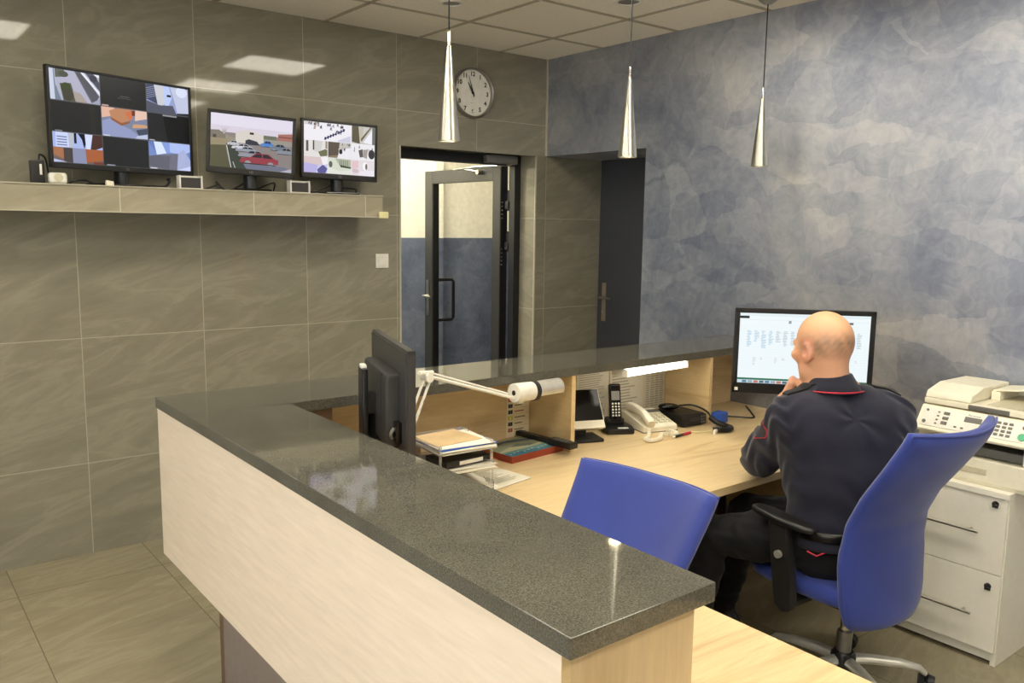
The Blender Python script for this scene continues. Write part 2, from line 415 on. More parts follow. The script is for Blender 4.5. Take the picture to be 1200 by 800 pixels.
# trims
def trim(n, a, b, m='trim'): struct(MB().b2(a, b).build('trim_%d' % n, M[m]))
trim(1, (-.009, -.009, NZ), (.002, .0, ZC))                       # corner between tiled and blue wall
trim(2, (DX1-.001, -.004, 0), (DX1+.009, .004, DZ))               # right edge of the doorway
trim(3, (DX0-.009, -.004, 0), (DX0+.001, .004, DZ))               # left edge of the doorway
trim(4, (NX-.006, -.010, 0), (NX+.018, -.0005, NZ), 'alu')        # edge of the grey door
trim(5, (DX0-.009, -.004, DZ-.004), (DX1+.009, .004, DZ+.004), 'tile_x')
# ceiling grid bars
gx = [-.4-.6*k for k in range(11) if -.4-.6*k > XL]; gy = [-.51-.603*k for k in range(11) if -.51-.603*k > YF]
cells_lit = [(-1.6, -1.716), (-1.6, -2.922), (-3.4, -1.716), (-3.4, -2.922), (-1.6, -4.128), (-5.2, -1.716), (-5.2, -2.922), (-3.4, -4.128), (-5.2, -4.128), (-1.6, -5.334), (-3.4, -5.334), (-5.2, -5.334)]
gb = MB()
for x in gx: gb.b2((x-.012, YF, ZC-.004), (x+.012, 0, ZC+.02))
for y in gy: gb.b2((XL, y-.012, ZC-.004), (0, y+.012, ZC+.02))
struct(gb.build('trim_6', M['grid']))
# suspended mineral panels: one sheet, recessed between the bars
struct(MB().b2((XL, YF, ZC), (0, 0, ZC+.019)).build('trim_7', M['ceil']))
for i, (x, y) in enumerate(cells_lit):
    rowname = ['nearest the tiled wall', 'second from the tiled wall', 'third from the tiled wall', 'fourth from the tiled wall'][[-1.716,-2.922,-4.128,-5.334].index(y)]
    colname = {-1.6: 'near the blue wall', -3.4: 'in the middle of the room', -5.2: 'at the far left of the room'}[x]
    t = thing('ceiling_light', 'square recessed ceiling light %s, %s' % (colname, rowname), 'light', (x+.3, y+.3015, ZC-.012), 0, 'square ceiling lights')
    f = MB()
    for a, b in (((-.288,-.29,0),(.288,-.27,.012)), ((-.288,.27,0),(.288,.29,.012)), ((-.288,-.27,0),(-.268,.27,.012)), ((.268,-.27,0),(.288,.27,.012))): f.b2(a, b)
    f.build('light_frame', M['white'], t)
    MB().b2((-.268,-.27,.003), (.268,.27,.011)).build('diffuser', M['panel_light'], t)
for x, y, r, lb in ((-.655, -1.365, .072, 'round recessed downlight, unlit, behind the cord of the middle pendant'), (-1.29, -.77, .06, 'round recessed downlight, unlit, behind the cord of the left pendant')):
    t = thing('ceiling_downlight', lb, 'light', (x, y, ZC-.006), 0, 'round downlights')
    MB().lathe([(r*.72,.006), (r*.76,-.001), (r*.94,-.002), (r,.003), (r,.006)], n=36).build('ring', M['white'], t, True)
    MB().lathe([(0.001,.0055), (r*.4,.0045), (r*.72,.003)], n=36).build('lens', M['alu'], t, True)
t = thing('corridor_fill_light', 'flat unseen fill light added above the corridor behind the glass door', 'light', (-.9, 1.1, ZC-.008))  # added out of view to brighten the cream corridor wall
MB().b2((-1.2,-.3,0), (.9,.3,.028)).build('diffuser', M['corr_fill'], t)

# ------------------------------------------------------------------ glass door (open) in the tiled wall
d = thing('door_1', 'dark framed glass door standing open into the corridor', 'door', (-.14, .2, 0), kind='structure')
f = MB(); y0, y1 = .155, .215
f.b2((DX1-.052, y0, 0), (DX1-.001, y1, DZ-.001)); f.b2((DX0+.001, y0, 0), (DX0+.052, y1, DZ-.001)); f.b2((DX0+.052, y0, DZ-.062), (DX1-.052, y1, DZ-.001))
f.build('door_frame', M['dark_edge'], d, world=True)
lx0, lx1 = -.172, -.112; ly0, ly1 = .275, 1.24; lz1 = 2.035
f = MB(); sw = .085
f.b2((lx0, ly0, .01), (lx1, ly0+sw, lz1), .003); f.b2((lx0, ly1-sw-.02, .01), (lx1, ly1, lz1), .003)
f.b2((lx0, ly0+sw, lz1-.095), (lx1, ly1-sw-.02, lz1), .003); f.b2((lx0, ly0+sw, .01), (lx1, ly1-sw-.02, .13), .003)
lf = f.build('leaf_frame', M['dark_frame'], d, True, True)
MB().b2((-.147, ly0+sw-.006, .125), (-.139, ly1-sw-.014, lz1-.09)).build('glass_pane', M['glass'], d, world=True)
g = MB()
for a, b in (((ly0+sw-.001, .12), (ly0+sw+.007, lz1-.094)), ((ly1-sw-.027, .12), (ly1-sw-.019, lz1-.094))): g.b2((-.168, a[0], a[1]), (-.114, b[0], b[1]))
g.build('gasket', M['dark_edge'], d, world=True)
g = MB(); g.b2((lx0+.004, ly0-.004, .012), (lx1, ly0+.001, lz1-.002))
g.build('leaf_edge', M['dark_edge'], d, world=True)
for z in (1.74, 1.42):
    g = MB()
    for k in range(5): g.cyl((-.160, ly0-.012, z-.06+k*.027), (-.160, ly0-.003, z-.06+k*.027), .0045, n=10)
    g.build('hinge_screws', M['steel'], d, True, True)
for z in (1.80, 1.52, .35):
    g = MB(); g.cyl((-.128, .235, z-.07), (-.128, .235, z+.07), .011, n=14); g.b2((-.150, .214, z-.055), (-.120, .250, z-.005)); g.b2((-.136, .232, z+.0), (-.114, .276, z+.05))
    g.build('hinge', M['dark_edge'], d, True, True)
MB().tube([(-.112, 1.165, 1.20), (-.03, 1.165, 1.20), (.03, 1.165, 1.20), (.048, 1.165, 1.183), (.048, 1.165, .897), (.03, 1.165, .88), (-.03, 1.165, .88), (-.112, 1.165, .88)], .0135, 12).build('pull_handle', M['dark_edge'], d, True, True)
g = MB(); g.b2((-.180, 1.175, .92), (-.172, 1.21, 1.20), .003); g.cyl((-.178, 1.192, 1.075), (-.225, 1.192, 1.075), .011); g.tube([(-.222, 1.192, 1.075), (-.226, 1.15, 1.075), (-.224, 1.08, 1.073)], .0095, 10)
g.build('lever_handle', M['steel'], d, True, True)
g = MB(); g.b2((-.41, .10, 2.035), (-.16, .154, 2.088), .006); g.build('door_closer', M['alu'], d, True, True)
g = MB(); g.tube([(-.20, .125, 2.032), (-.26, .42, 2.030), (-.25, .73, 2.024)], .0075, 8); g.tube([(-.25, .73, 2.026), (-.215, .60, 2.02), (-.18, .50, 2.0)], .006, 8); g.cyl((-.173, .50, 2.0), (-.21, .50, 2.0), .018, n=16)
g.build('closer_arm', M['steel'], d, True, True)

# grey door in the niche
d = thing('door_2', 'plain charcoal door at the back of the niche', 'door', (NX, -.45, 0), kind='structure')
MB().b2((NX-.012, NY, .005), (NX+.019, -.012, NZ-.002)).build('leaf', M['grey_door'], d, world=True)
g = MB(); g.b2((NX-.02, -.098, .96), (NX-.012, -.058, 1.235), .004); g.build('handle_plate', M['brass'], d, True, True)
g = MB(); g.cyl((NX-.02, -.078, 1.13), (NX-.06, -.078, 1.13), .009); g.tube([(NX-.056, -.078, 1.13), (NX-.058, -.14, 1.13), (NX-.055, -.19, 1.128)], .008, 10); g.cyl((NX-.02, -.078, 1.03), (NX-.027, -.078, 1.03), .009)
g.build('lever_handle', M['steel'], d, True, True)

# ------------------------------------------------------------------ wall shelf and what stands on it
SX = -1.405; SY = -.28; Z0, Z1 = 1.663, 1.782
sh = thing('wall_shelf', 'long tiled box shelf on the stone wall carrying three screens', 'shelf', (-3.5, -.14, Z0))
MB().b2((XL+.002, SY+.006, Z0+.003), (SX, -.0005, Z1-.003)).build('shelf_box', M['tile_shelf'], sh, world=True)
MB().b2((XL+.002, SY, Z1-.0035), (SX, -.0005, Z1)).build('top_tile', M['tile_shelf'], sh, world=True)
MB().b2((XL+.002, SY-.0005, Z1-.0045), (SX+.001, SY+.006, Z1)).build('edge_trim', M['trim'], sh, world=True)
MB().b2((XL+.002, SY-.0005, Z0), (SX+.001, SY+.006, Z0+.0045)).build('edge_trim', M['trim'], sh, world=True)
tag(MB().box((-1.41, SY-.012, 1.677), (.056, .022, .036), .006).build('corner_guard', M['yellowish'], sh, world=True), 'small cream block on the lower corner')

def cam_tv():
    k = lambda i, j, pl: [([((i+u*.985+.0075)/3, (2-j+v*.97+.015)/3) for u, v in pts], c) for pts, c in pl]
    P = [(R(0,0,1,1), (86,88,92))]
    dark = [(R(0,0,1,1), (36,37,38))]
    P += k(0,0,[(R(0,0,1,1), (178,178,200)), ([(0,0),(.16,0),(.10,1),(0,1)], (205,212,232)), ([(.10,0),(.22,0),(.12,.5),(.1,1),(.08,1)], (120,132,150)), ([(.12,.72),(.32,.78),(.30,1),(.12,1)], (92,98,88)), (El(.28,.86,.1,.1), (70,80,66)), ([(.2,.55),(.42,.6),(.52,0),(.26,0)], (84,86,66)), (El(.32,.42,.1,.18), (58,72,40)), (El(.36,.2,.11,.2), (66,64,52)), ([(.45,.35),(.6,.3),(.75,0),(.5,0)], (170,158,150)), ([(.5,1),(.66,1),(.99,.28),(.9,.0),(.83,0)], (98,98,108))]
        + [([(.54+.035*q,.98),(.555+.035*q,.98),(.90+.022*q,.04+.07*q),(.885+.022*q,.04+.07*q)], (44,46,54)) for q in range(4)]
        + [([(.62,1),(.68,1),(1,.42),(1,.3)], (232,234,245)), ([(.72,1),(.9,1),(1,.75),(1,.46)], (70,74,92)), (El(.88,.85,.08,.12), (50,54,70)), ([(.88,1),(1,1),(1,.9)], (240,240,248)), ([(.8,0),(1,.2),(1,0)], (160,166,186))])
    P += k(1,0,dark+[(R(.42,.38,.62,.41), (84,86,86)), (R(.36,.32,.66,.345), (76,78,78)), (R(.02,.0,.16,.045), (200,170,165))])
    P += k(2,0,[(R(0,0,1,1), (152,162,206)), ([(0,1),(.22,1),(.26,.3),(0,.45)], (70,76,100))]
        + [([(.0,.5+.07*q),(.22,.62+.07*q),(.22,.6+.07*q),(.0,.48+.07*q)], (150,158,190)) for q in range(6)]
        + [([(.18,1),(.4,1),(.42,.36),(.34,.22),(.26,.24)], (206,206,214)), ([(.4,1),(.54,1),(.6,.6),(.52,.3),(.42,.3)], (190,206,248)), ([(0,0),(.7,0),(.62,.32),(.3,.28),(0,.4)], (84,86,102)), (R(.48,.62,.58,.70), (24,26,34)), ([(.56,1),(1,1),(1,.1),(.72,.06),(.66,.5)], (196,202,226)), (El(.84,.86,.14,.2), (220,228,250)), ([(.72,.06),(1,.1),(1,0),(.68,0)], (40,42,50))])
    P += k(0,1,dark+[(R(.76,.02,.88,.98), (42,42,38)), (R(.06,.0,.2,.035), (130,136,142))])
    P += k(1,1,[(R(0,0,1,1), (126,134,160)), ([(0,.5),(.18,.62),(.3,.5),(.62,.3),(.9,0),(0,0)], (148,156,196)), ([(0,1),(.28,1),(.2,.7),(0,.62)], (226,182,160)), ([(.16,.88),(.34,1),(.7,1),(.62,.62),(.42,.5),(.2,.66)], (190,134,98)), ([(.2,.66),(.42,.5),(.62,.6),(.6,.52),(.42,.4),(.2,.58)], (150,92,60)), ([(.5,.86),(.66,.98),(.68,.7),(.6,.64)], (206,116,76)), (R(.66,.8,.8,.98), (110,50,42)), ([(.74,1),(1,1),(1,.74),(.72,.62)], (232,196,178)), ([(.66,.36),(1,.42),(1,.5),(.9,.52),(.68,.5)], (206,160,120)), ([(.8,.1),(1,.2),(1,.4),(.74,.3)], (70,78,96)), ([(.72,.0),(1,.02),(1,.18),(.76,.1)], (190,200,226)), (R(.02,.0,.16,.04), (210,214,224))])
    P += k(2,1,[(R(0,0,1,1), (38,38,40)), ([(.36,1),(1,1),(1,0),(.46,0)], (18,18,20)), (R(.36,.93,.7,.985), (150,152,156)), (R(.02,.0,.15,.04), (170,176,182))])
    P += k(0,2,[(R(0,0,1,1), (170,186,236)), ([(.06,1),(.3,1),(.32,.52),(.06,.5)], (206,216,250))]
        + [(R(.08,.56+.09*q,.28,.6+.09*q), (120,130,170)) for q in range(4)]
        + [([(.3,1),(.42,1),(.40,.5),(.32,.5)], (186,190,206)), (R(.42,.66,.47,1), (20,22,34)), ([(.5,1),(.64,1),(.66,.7),(.62,.5),(.58,.8)], (18,20,40)), ([(.64,1),(.8,1),(.74,.5),(.66,.5)], (214,224,252)), ([(.8,1),(1,1),(1,.6),(.86,.5),(.75,.5)], (74,46,40)), ([(0,.5),(1,.5),(1,0),(0,0)], (110,98,96)), ([(0,.5),(.2,.48),(.22,.1),(0,.24)], (168,112,78)), ([(.2,.48),(.38,.5),(.38,0),(.2,.02)], (72,66,66)), ([(.38,.5),(.64,.5),(.66,0),(.38,0)], (140,146,176)), ([(.64,.5),(1,.5),(1,.14),(.66,.04)], (170,96,58)), ([(0,.1),(.26,.02),(0,0)], (190,196,236)), (R(.8,0,1,.08), (120,60,46))])
    P += k(1,2,dark+[(R(.06,.0,.24,.04), (150,156,168))])
    P += k(2,2,[(R(0,0,1,1), (120,142,200)), ([(0,1),(.16,1),(.2,.5),(0,.95)], (104,126,190)), ([(.12,1),(.32,1),(.46,.62),(.18,.52)], (220,232,255)), ([(.3,1),(.5,1),(.5,.66),(.42,.58)], (136,160,226)), ([(.5,1),(1,1),(1,.72),(.82,.6),(.5,.64)], (176,194,244)), ([(0,0),(0,.46),(.18,.52),(.7,.62),(.78,0)], (112,114,128)), ([(.0,.1),(.0,.46),(.18,.5),(.5,.5),(.46,0)], (98,100,112)), ([(.70,.62),(.84,.8),(1,.4),(1,.08),(.72,0),(.66,0)], (172,180,218)), ([(.66,0),(1,.18),(1,0)], (206,214,250)), (R(.02,.01,.18,.045), (220,222,230))])
    return P
def car(P, x, y, w, h, body, dark=(40,42,50)):
    P += [([(x,y+.18*h),(x+.06*w,y+.5*h),(x+.28*w,y+.62*h),(x+.42*w,y+h),(x+.74*w,y+h),(x+.9*w,y+.62*h),(x+w,y+.55*h),(x+w,y+.15*h),(x+.1*w,y+.05*h)], body),
          ([(x+.31*w,y+.62*h),(x+.44*w,y+.93*h),(x+.57*w,y+.93*h),(x+.57*w,y+.62*h)], dark), ([(x+.6*w,y+.62*h),(x+.6*w,y+.93*h),(x+.73*w,y+.93*h),(x+.86*w,y+.62*h)], dark),
          (El(x+.22*w,y+.14*h,.075*w,.17*h), (150,150,156)), (El(x+.8*w,y+.14*h,.075*w,.17*h), (150,150,156)), ([(x+.06*w,y+.0*h),(x+.96*w,y+.02*h),(x+.9*w,y+.1*h),(x+.1*w,y+.1*h)], (48,46,50))]
def cam_park():
    P = [(R(0,0,1,1), (138,130,128)), (R(0,.66,1,1), (216,208,222)), (R(0,.78,1,1), (226,220,236)), ([(0,.66),(.18,.62),(.3,.56),(.3,.45),(0,.45)], (150,140,124)),
         ([(0,.68),(.1,.69),(.18,.62),(.18,.52),(0,.52)], (124,116,104)), (R(.03,.54,.07,.6), (70,66,62))]
    for q in range(7): P.append(([(.155,.62),(.165,.62),(.12+.018*q,.78)], (178,168,172)))
    P += [([(.3,.68),(.44,.74),(.64,.67),(.64,.5),(.3,.48)], (214,208,200)), (R(.47,.66,.52,.7), (40,40,44)), ([(.42,.46),(.42,.54),(.46,.57),(.56,.54),(.6,.47)], (54,56,66)), ([(.64,.67),(.8,.67),(.8,.6),(.64,.6)], (108,112,96)),
          ([(.82,.72),(1,.75),(1,.6),(.82,.6)], (168,112,102)), (R(.82,.66,1,.68), (120,70,66)), ([(.64,.6),(1,.6),(1,.5),(.64,.52)], (152,148,138)),
          ([(0,.44),(.18,.46),(.24,.0),(0,0)], (86,84,62)), ([(0,.54),(.2,.54),(.18,.42),(0,.4)], (150,138,110)), ([(.19,.46),(.3,.4),(.46,.0),(.24,0)], (58,66,58)), ([(.19,.42),(.2,.42),(.26,.0),(.25,0)], (206,204,202)), ([(.27,.12),(.28,.12),(.31,0),(.3,0)], (190,188,186)),
          ([(.4,.1),(.92,.1),(.98,.02),(.44,.0)], (112,116,136)), ([(.84,.0),(1,.0),(1,.08)], (180,180,190))]
    car(P, .20,.42,.14,.1,(190,192,198)); car(P, .25,.36,.26,.11,(204,204,212)); car(P, .3,.32,.26,.1,(150,156,170)); car(P, .33,.22,.36,.14,(146,148,160))
    car(P, .60,.45,.16,.12,(76,128,206)); car(P, .72,.4,.22,.13,(110,124,140)); car(P, .80,.34,.22,.13,(136,142,154)); car(P, .35,.1,.48,.22,(150,62,74))
    return P
def cam_multi():
    rnd = random.Random(3); P = [(R(0,0,1,1), (234,232,236))]
    def cell(x0,y0,x1,y1, base, items):
        P.append((R(x0+.004,y0+.004,x1-.004,y1-.004), base))
        for pts, c in items: P.append(([(x0+(x1-x0)*min(.985,max(.015,u)), y0+(y1-y0)*min(.985,max(.015,v))) for u, v in pts], c))
    def people(n, x0, y0, x1, y1):
        out = []
        for _ in range(n):
            x, y = rnd.uniform(x0,x1), rnd.uniform(y0,y1); s = rnd.uniform(.6,1.1)
            out += [(El(x,y,.022*s,.06*s,7), (60,60,82)), (El(x+.01,y+.08*s,.012*s,.035*s,6), (120,100,100)), ([(x-.02,y-.03),(x+.03,y-.05),(x+.025,y-.1),(x-.03,y-.08)], (176,172,186))]
        return out
    cell(0,.64,.66,1, (238,236,242), [([(0,1),(0,.8),(.3,.95),(.5,1)], (214,204,206)), ([(.24,.98),(.28,.98),(.24,.6),(.2,.6)], (176,150,130))]+people(12,.1,.72,.95,.95)+[([(.42+.055*q,.08+.075*q),(.46+.055*q,.05+.075*q),(.48+.055*q,.2+.075*q),(.44+.055*q,.24+.075*q)], (44,46,92)) for q in range(8)]+people(3,.5,.5,.8,.7)+[([(.72,.1),(1,.4),(1,0),(.7,0)], (206,204,222))])
    cell(.66,.64,1,1, (202,200,196), [([(.02,1),(.3,1),(.36,.0),(.02,.1)], (96,90,70)), ([(.34,1),(.5,1),(.48,.2),(.36,.2)], (190,186,166)), ([(.4,.3),(.8,1),(.86,1),(.42,.14)], (112,98,72)), ([(.5,.1),(.9,.9),(.9,0)], (240,238,246)), (R(.88,0,1,1), (110,112,106))])
    cell(0,.32,.33,.64, (226,222,220), [(R(.1,.3,.2,.95), (96,92,88)), (R(.38,.4,.44,1), (70,66,62)), ([(.44,1),(.8,1),(.7,.3),(.44,.3)], (210,206,204)), ([(.6,.3),(.9,.5),(1,.45),(1,.1),(.7,.02)], (112,112,84)), ([(.9,1),(1,1),(1,.5),(.9,.55)], (150,140,126))])
    cell(.33,.32,.66,.64, (196,192,184), [([(0,1),(.5,1),(.44,.2),(0,.1)], (96,84,74)), ([(0,.1),(.44,.2),(.4,0),(0,0)], (140,124,102)), ([(.44,.2),(.6,.6),(1,.7),(1,0),(.4,0)], (236,234,240))]+people(8,.15,.5,.95,.9)+[(El(.55,.42,.07,.16), (44,42,46))])
    cell(.66,.32,1,.64, (236,234,238), people(7,.1,.5,.9,.9)+[([(.3,.6),(.48,.7),(.5,.2),(.36,.16)], (96,92,92)), ([(.5,.66),(.7,.7),(.66,.1),(.5,.2)], (168,156,150)), (El(.86,.4,.14,.3), (62,58,62))])
    cell(0,0,.33,.32, (206,200,232), [([(0,1),(.8,1),(1,.7),(.6,.5),(0,.6)], (216,196,196)), ([(0,.6),(.6,.5),(.5,0),(0,0)], (184,178,226)), ([(.55,.2),(.8,.55),(1,.3),(.9,0),(.6,0)], (92,92,150)), ([(.7,1),(1,1),(1,.6),(.8,.5)], (240,238,240))])
    cell(.33,0,.66,.32, (214,218,202), [(El(.12,.6,.08,.2), (96,104,96)), ([(.3,1),(1,.95),(1,.5),(.5,.55)], (176,182,160)), ([(.5,.6),(1,.5),(1,.4),(.55,.45)], (70,80,66)), ([(0,.4),(.5,.2),(1,.3),(1,0),(0,0)], (226,228,218))]+[(R(.5+.08*q,.55,.53+.08*q,.9), (110,116,100)) for q in range(5)])
    cell(.66,0,1,.32, (228,220,224), [(El(.6,.62,.12,.26), (250,246,246)), (El(.64,.6,.05,.2), (120,112,116)), ([(0,.9),(.3,.95),(.3,.5),(0,.4)], (226,196,200)), (El(.18,.3,.14,.14), (206,190,196)), ([(.4,.3),(1,.4),(1,0),(.3,0)], (238,232,240))])
    return P
def flat_screen(name, label, TL, TR, BL, bez, polys, depth=.045, foot_w=.2, foot_z=None, logo=True, back=None, group=None, cat='monitor', foot_off=.03, scr_name='screen'):
    """a flat monitor given three corners of its front face"""
    TL, TR, BL = Vector(TL), Vector(TR), Vector(BL); x = (TR-TL); W = x.length; y = TL-BL; Hh = y.length
    F = frame(BL, x, y); n = F.to_3x3() @ Vector((0,0,1))
    c = F @ Vector((W/2, 0, 0))
    t = thing(name, label, cat, (c.x-n.x*.05, c.y-n.y*.05, foot_z), 0, group)
    l, r, b, tp = bez
    m = MB()
    T = F
    m.box((l/2, Hh/2, -.012), (l, Hh, .024), .003, m=T); m.box((W-r/2, Hh/2, -.012), (r, Hh, .024), .003, m=T)
    m.box((W/2, b/2, -.012), (W, b, .024), .003, m=T); m.box((W/2, Hh-tp/2, -.012), (W, tp, .024), .003, m=T)
    m.build('bezel', back or M['black'], t, True, True)
    m = MB(); m.box((W/2, Hh/2, -.018), (W-.01, Hh-.01, .02), .004, m=T); m.box((W/2, Hh/2-.01, -.018-depth/2), (W*.66, Hh*.62, depth), .012, m=T)
    m.build('back_shell', back or M['black'], t, True, True)
    S2 = F @ Matrix.Translation((l-.001, b-.001, -.006)) @ Matrix.Diagonal((W-l-r+.002, Hh-b-tp+.002, 1, 1))
    picture(scr_name, polys, S2, M['screen'], t)
    if logo: text('logo', 'LG', b*.5, F @ Matrix.Translation((W/2, b*.5, .0004)), M['alu'], t, .0002)
    # neck and foot
    m = MB(); nb = c-n*.055
    zb = foot_z
    m.tube([(nb.x, nb.y, zb+.012), (nb.x, nb.y, BL.z*.5+TR.z*.5-.05)], .022, 12, flat=1.6); m.build('neck', M['black'], t, True, True)
    m = MB(); rz = math.atan2(x.y, x.x)
    fc = c-n*foot_off
    m.box((fc.x, fc.y, zb+.007), (foot_w, .15, .014), .005, rz=rz); m.build('foot', M['blackgloss'], t, True, True)
    return t, F, W, Hh
sg = 'screens on the wall shelf'
t, F, W, Hh = flat_screen('television', 'large screen on the wall shelf showing a three by three grid of camera views', (-3.016,-.262,2.282), (-2.342,-.035,2.282), (-3.016,-.262,1.851), (.014,.014,.024,.012), cam_tv(), .05, .26, Z1, group=sg, foot_off=.06)
flat_screen('monitor', 'middle monitor on the wall shelf showing a car park with a red car', (-2.286,-.10,2.184), (-1.868,-.205,2.160), (-2.302,-.10,1.876), (.017,.017,.030,.017), cam_park(), .04, .19, Z1, group=sg)
flat_screen('monitor', 'right monitor on the wall shelf showing a bright mosaic of indoor camera views', (-1.796,-.12,2.180), (-1.365,-.165,2.170), (-1.808,-.12,1.869), (.015,.015,.030,.015), cam_multi(), .04, .19, Z1, group=sg)
# adapters and cables on the shelf
t = thing('power_adapter', 'black power adapter standing upright at the left end of the shelf screens', 'adapter', (-3.062,-.2,Z1))
MB().box((0,0,.05), (.055,.04,.10), .006).build('case', M['black'], t, True)
MB().box((.012,-.0205,.06), (.009,.001,.045)).build('rating_sticker', M['white'], t)
tag(centre(MB().tube(curve_pts([(-3.05,-.19,Z1+.101),(-3.045,-.185,Z1+.125),(-3.02,-.16,Z1+.11),(-3.01,-.15,Z1+.05),(-3.0,-.12,Z1+.006),(-2.93,-.1,Z1+.006)]), .004, 8).build('power_cable', M['black'], None, True)), 'thin black cable looping from the upright power adapter', 'cable')
t = thing('power_supply', 'white plug-in power supply lying under the large screen', 'adapter', (-2.99,-.235,Z1))
MB().box((0,0,.024), (.072,.045,.048), .012, 3).build('case', M['white'], t, True)
MB().lathe([(.001,.0),(.017,.0),(.018,.002),(.001,.002)], (0,-.0225,.026), 20, Matrix.Rotation(PI/2,3,'X')).build('plug_disc', M['cream_dk'], t, True)
tag(centre(MB().tube(curve_pts([(-2.95,-.25,Z1+.006),(-2.92,-.255,Z1+.018),(-2.88,-.235,Z1+.02),(-2.85,-.25,Z1+.006),(-2.8,-.22,Z1+.006),(-2.7,-.2,Z1+.006)]), .005, 8).build('power_cable', M['black'], None, True)), 'black cable lying on the shelf under the large screen', 'cable')
tag(centre(MB().prism([(-2.80,-.255,Z1),(-2.765,-.25,Z1),(-2.767,-.25,Z1+.02),(-2.798,-.255,Z1+.024)], (0,.02,0), .002).build('cable_tag', M['cream'])), 'small cream wedge lying on the shelf below the large screen', 'tag')
for x, lb in ((-2.405, 'small white socket box between the large screen and the car park monitor'), (-1.845, 'small white socket box between the two smaller monitors')):
    t = thing('socket_box', lb, 'socket', (x, -.16, Z1), group='socket boxes on the shelf')
    m = MB(); m.b2((-.055,-.03,0), (.055,.02,.006), .001); m.b2((-.055,-.03,.006), (-.048,.02,.065), .001); m.b2((.048,-.03,.006), (.055,.02,.065), .001); m.b2((-.055,.015,.006), (.055,.02,.065)); m.build('case', M['white'], t)
    MB().b2((-.046,-.025,.006), (.046,.014,.055)).build('insert', M['grey_back'], t)
for k, (xs, lb) in enumerate(((-2.2, 'black cable coiled behind the car park monitor'), (-1.72, 'black cable coiled behind the mosaic monitor'))):
    pts = [(xs-.06+.05*i+.03*math.cos(i*2.1), -.036+.014*math.sin(i*1.7), Z1+.03+.025*math.sin(i*2.4+k)) for i in range(7)]
    tag(centre(MB().tube(curve_pts([(xs-.1,-.036,Z1+.005)]+pts+[(xs+.27,-.036,Z1+.005)], 6), .0045, 7).build('power_cable', M['black'], None, True)), lb, 'cable')
tag(centre(MB().tube(curve_pts([(-2.475,-.05,Z1+.045),(-2.478,-.10,Z1+.05),(-2.495,-.15,Z1+.03),(-2.53,-.19,Z1+.006),(-2.6,-.2,Z1+.006)], 8), .006, 8).build('video_cable', M['black'], None, True)), 'thick black cable bending down at the right of the large screen', 'cable')

# ------------------------------------------------------------------ clock and switch on the tiled wall
ck = thing('wall_clock', 'round silver rimmed wall clock showing three minutes to eleven', 'clock', (-.62, 0, 2.44))
Rx = Matrix.Rotation(PI/2, 3, 'X')
MB().lathe([(.138,.0),(.149,.004),(.152,.018),(.149,.036),(.145,.041),(.140,.036),(.138,.018)], n=48, m=Rx, close=True).build('rim', M['alu'], ck, True)
MB().lathe([(.001,.002),(.139,.002),(.139,.016),(.001,.016)], n=48, m=Rx).build('dial', M['white'], ck, True)
for h in range(1, 13):
    a = PI/2-h*PI/6
    text('numeral', str(h), .037, Matrix.Translation((.113*math.cos(a), -.0165, .113*math.sin(a))) @ Rx.to_4x4(), M['black'], ck, .0003, world=False, bold=.0012)
def hand(nm, ang, L, w, back, yy):
    a = PI/2-ang; u = Vector((math.cos(a), 0, math.sin(a))); v = Vector((-u.z, 0, u.x)); o = Vector((0, yy, 0))
    MB().prism([o-u*back-v*w*.6, o-u*back+v*w*.6, o+v*w, o+u*L+v*w*.35, o+u*L-v*w*.35, o-v*w], (0,-.001,0)).build(nm, M['black'], ck)
hand('hour_hand', math.radians(328.5), .07, .0055, .02, -.020); hand('minute_hand', math.radians(342), .105, .004, .025, -.022)
MB().cyl((0,-.016,0), (0,-.025,0), .007, n=16).build('hub', M['black'], ck, True)
MB().box((-.006,-.0168,-.06), (.026,.0006,.004)).build('dial_mark', M['cream_dk'], ck)
sw = thing('light_switch', 'square white light switch on the tiled wall left of the doorway', 'switch', (-1.257, 0, 1.413))
MB().box((0,-.004,0), (.084,.008,.084), .003).build('plate', M['white'], sw, True)
MB().box((0,-.010,0), (.056,.006,.056), .002).build('rocker', M['white'], sw, True)

# ------------------------------------------------------------------ pendants
pend = [(-1.96, -1.745, 1.933, .396, 'left pendant lamp, a steel cone hanging in front of the wall clock'), (-1.02, -1.745, 1.933, .384, 'middle pendant lamp, a steel cone hanging in front of the niche'), (-.185, -1.832, 1.933, .38, 'right pendant lamp, a steel cone hanging in front of the blue plaster')]
def pendant(x, y, z, L, lb):
    t = thing('pendant_lamp', lb, 'lamp', (x, y, z), 0, 'cone pendants over the counter')
    z1 = L*.86
    MB().lathe([(.0405,0),(.042,.002),(.0085,z1),(.006,z1),(.0375,.004)], n=40, close=True).build('shade', M['steel'], t, True)
    MB().lathe([(.006,z1-.002),(.0075,z1),(.006,L-.01),(.003,L),(.001,L)], n=16).build('socket_cap', M['chrome'], t, True)
    MB().cyl((0,0,L-.005), (0,0,ZC-.02-z), .0028, n=8).build('cord', M['black_soft'], t, True)
    MB().lathe([(.001,ZC-z-.024),(.02,ZC-z-.024),(.045,ZC-z-.006),(.045,ZC-z-.004),(.001,ZC-z-.004)], n=28).build('ceiling_rose', M['steel'], t, True)
    MB().lathe([(.001,.010),(.024,.010),(.026,.016),(.001,.03)], n=24).build('bulb', M['bulb'], t, True)
for p in pend: pendant(*p)

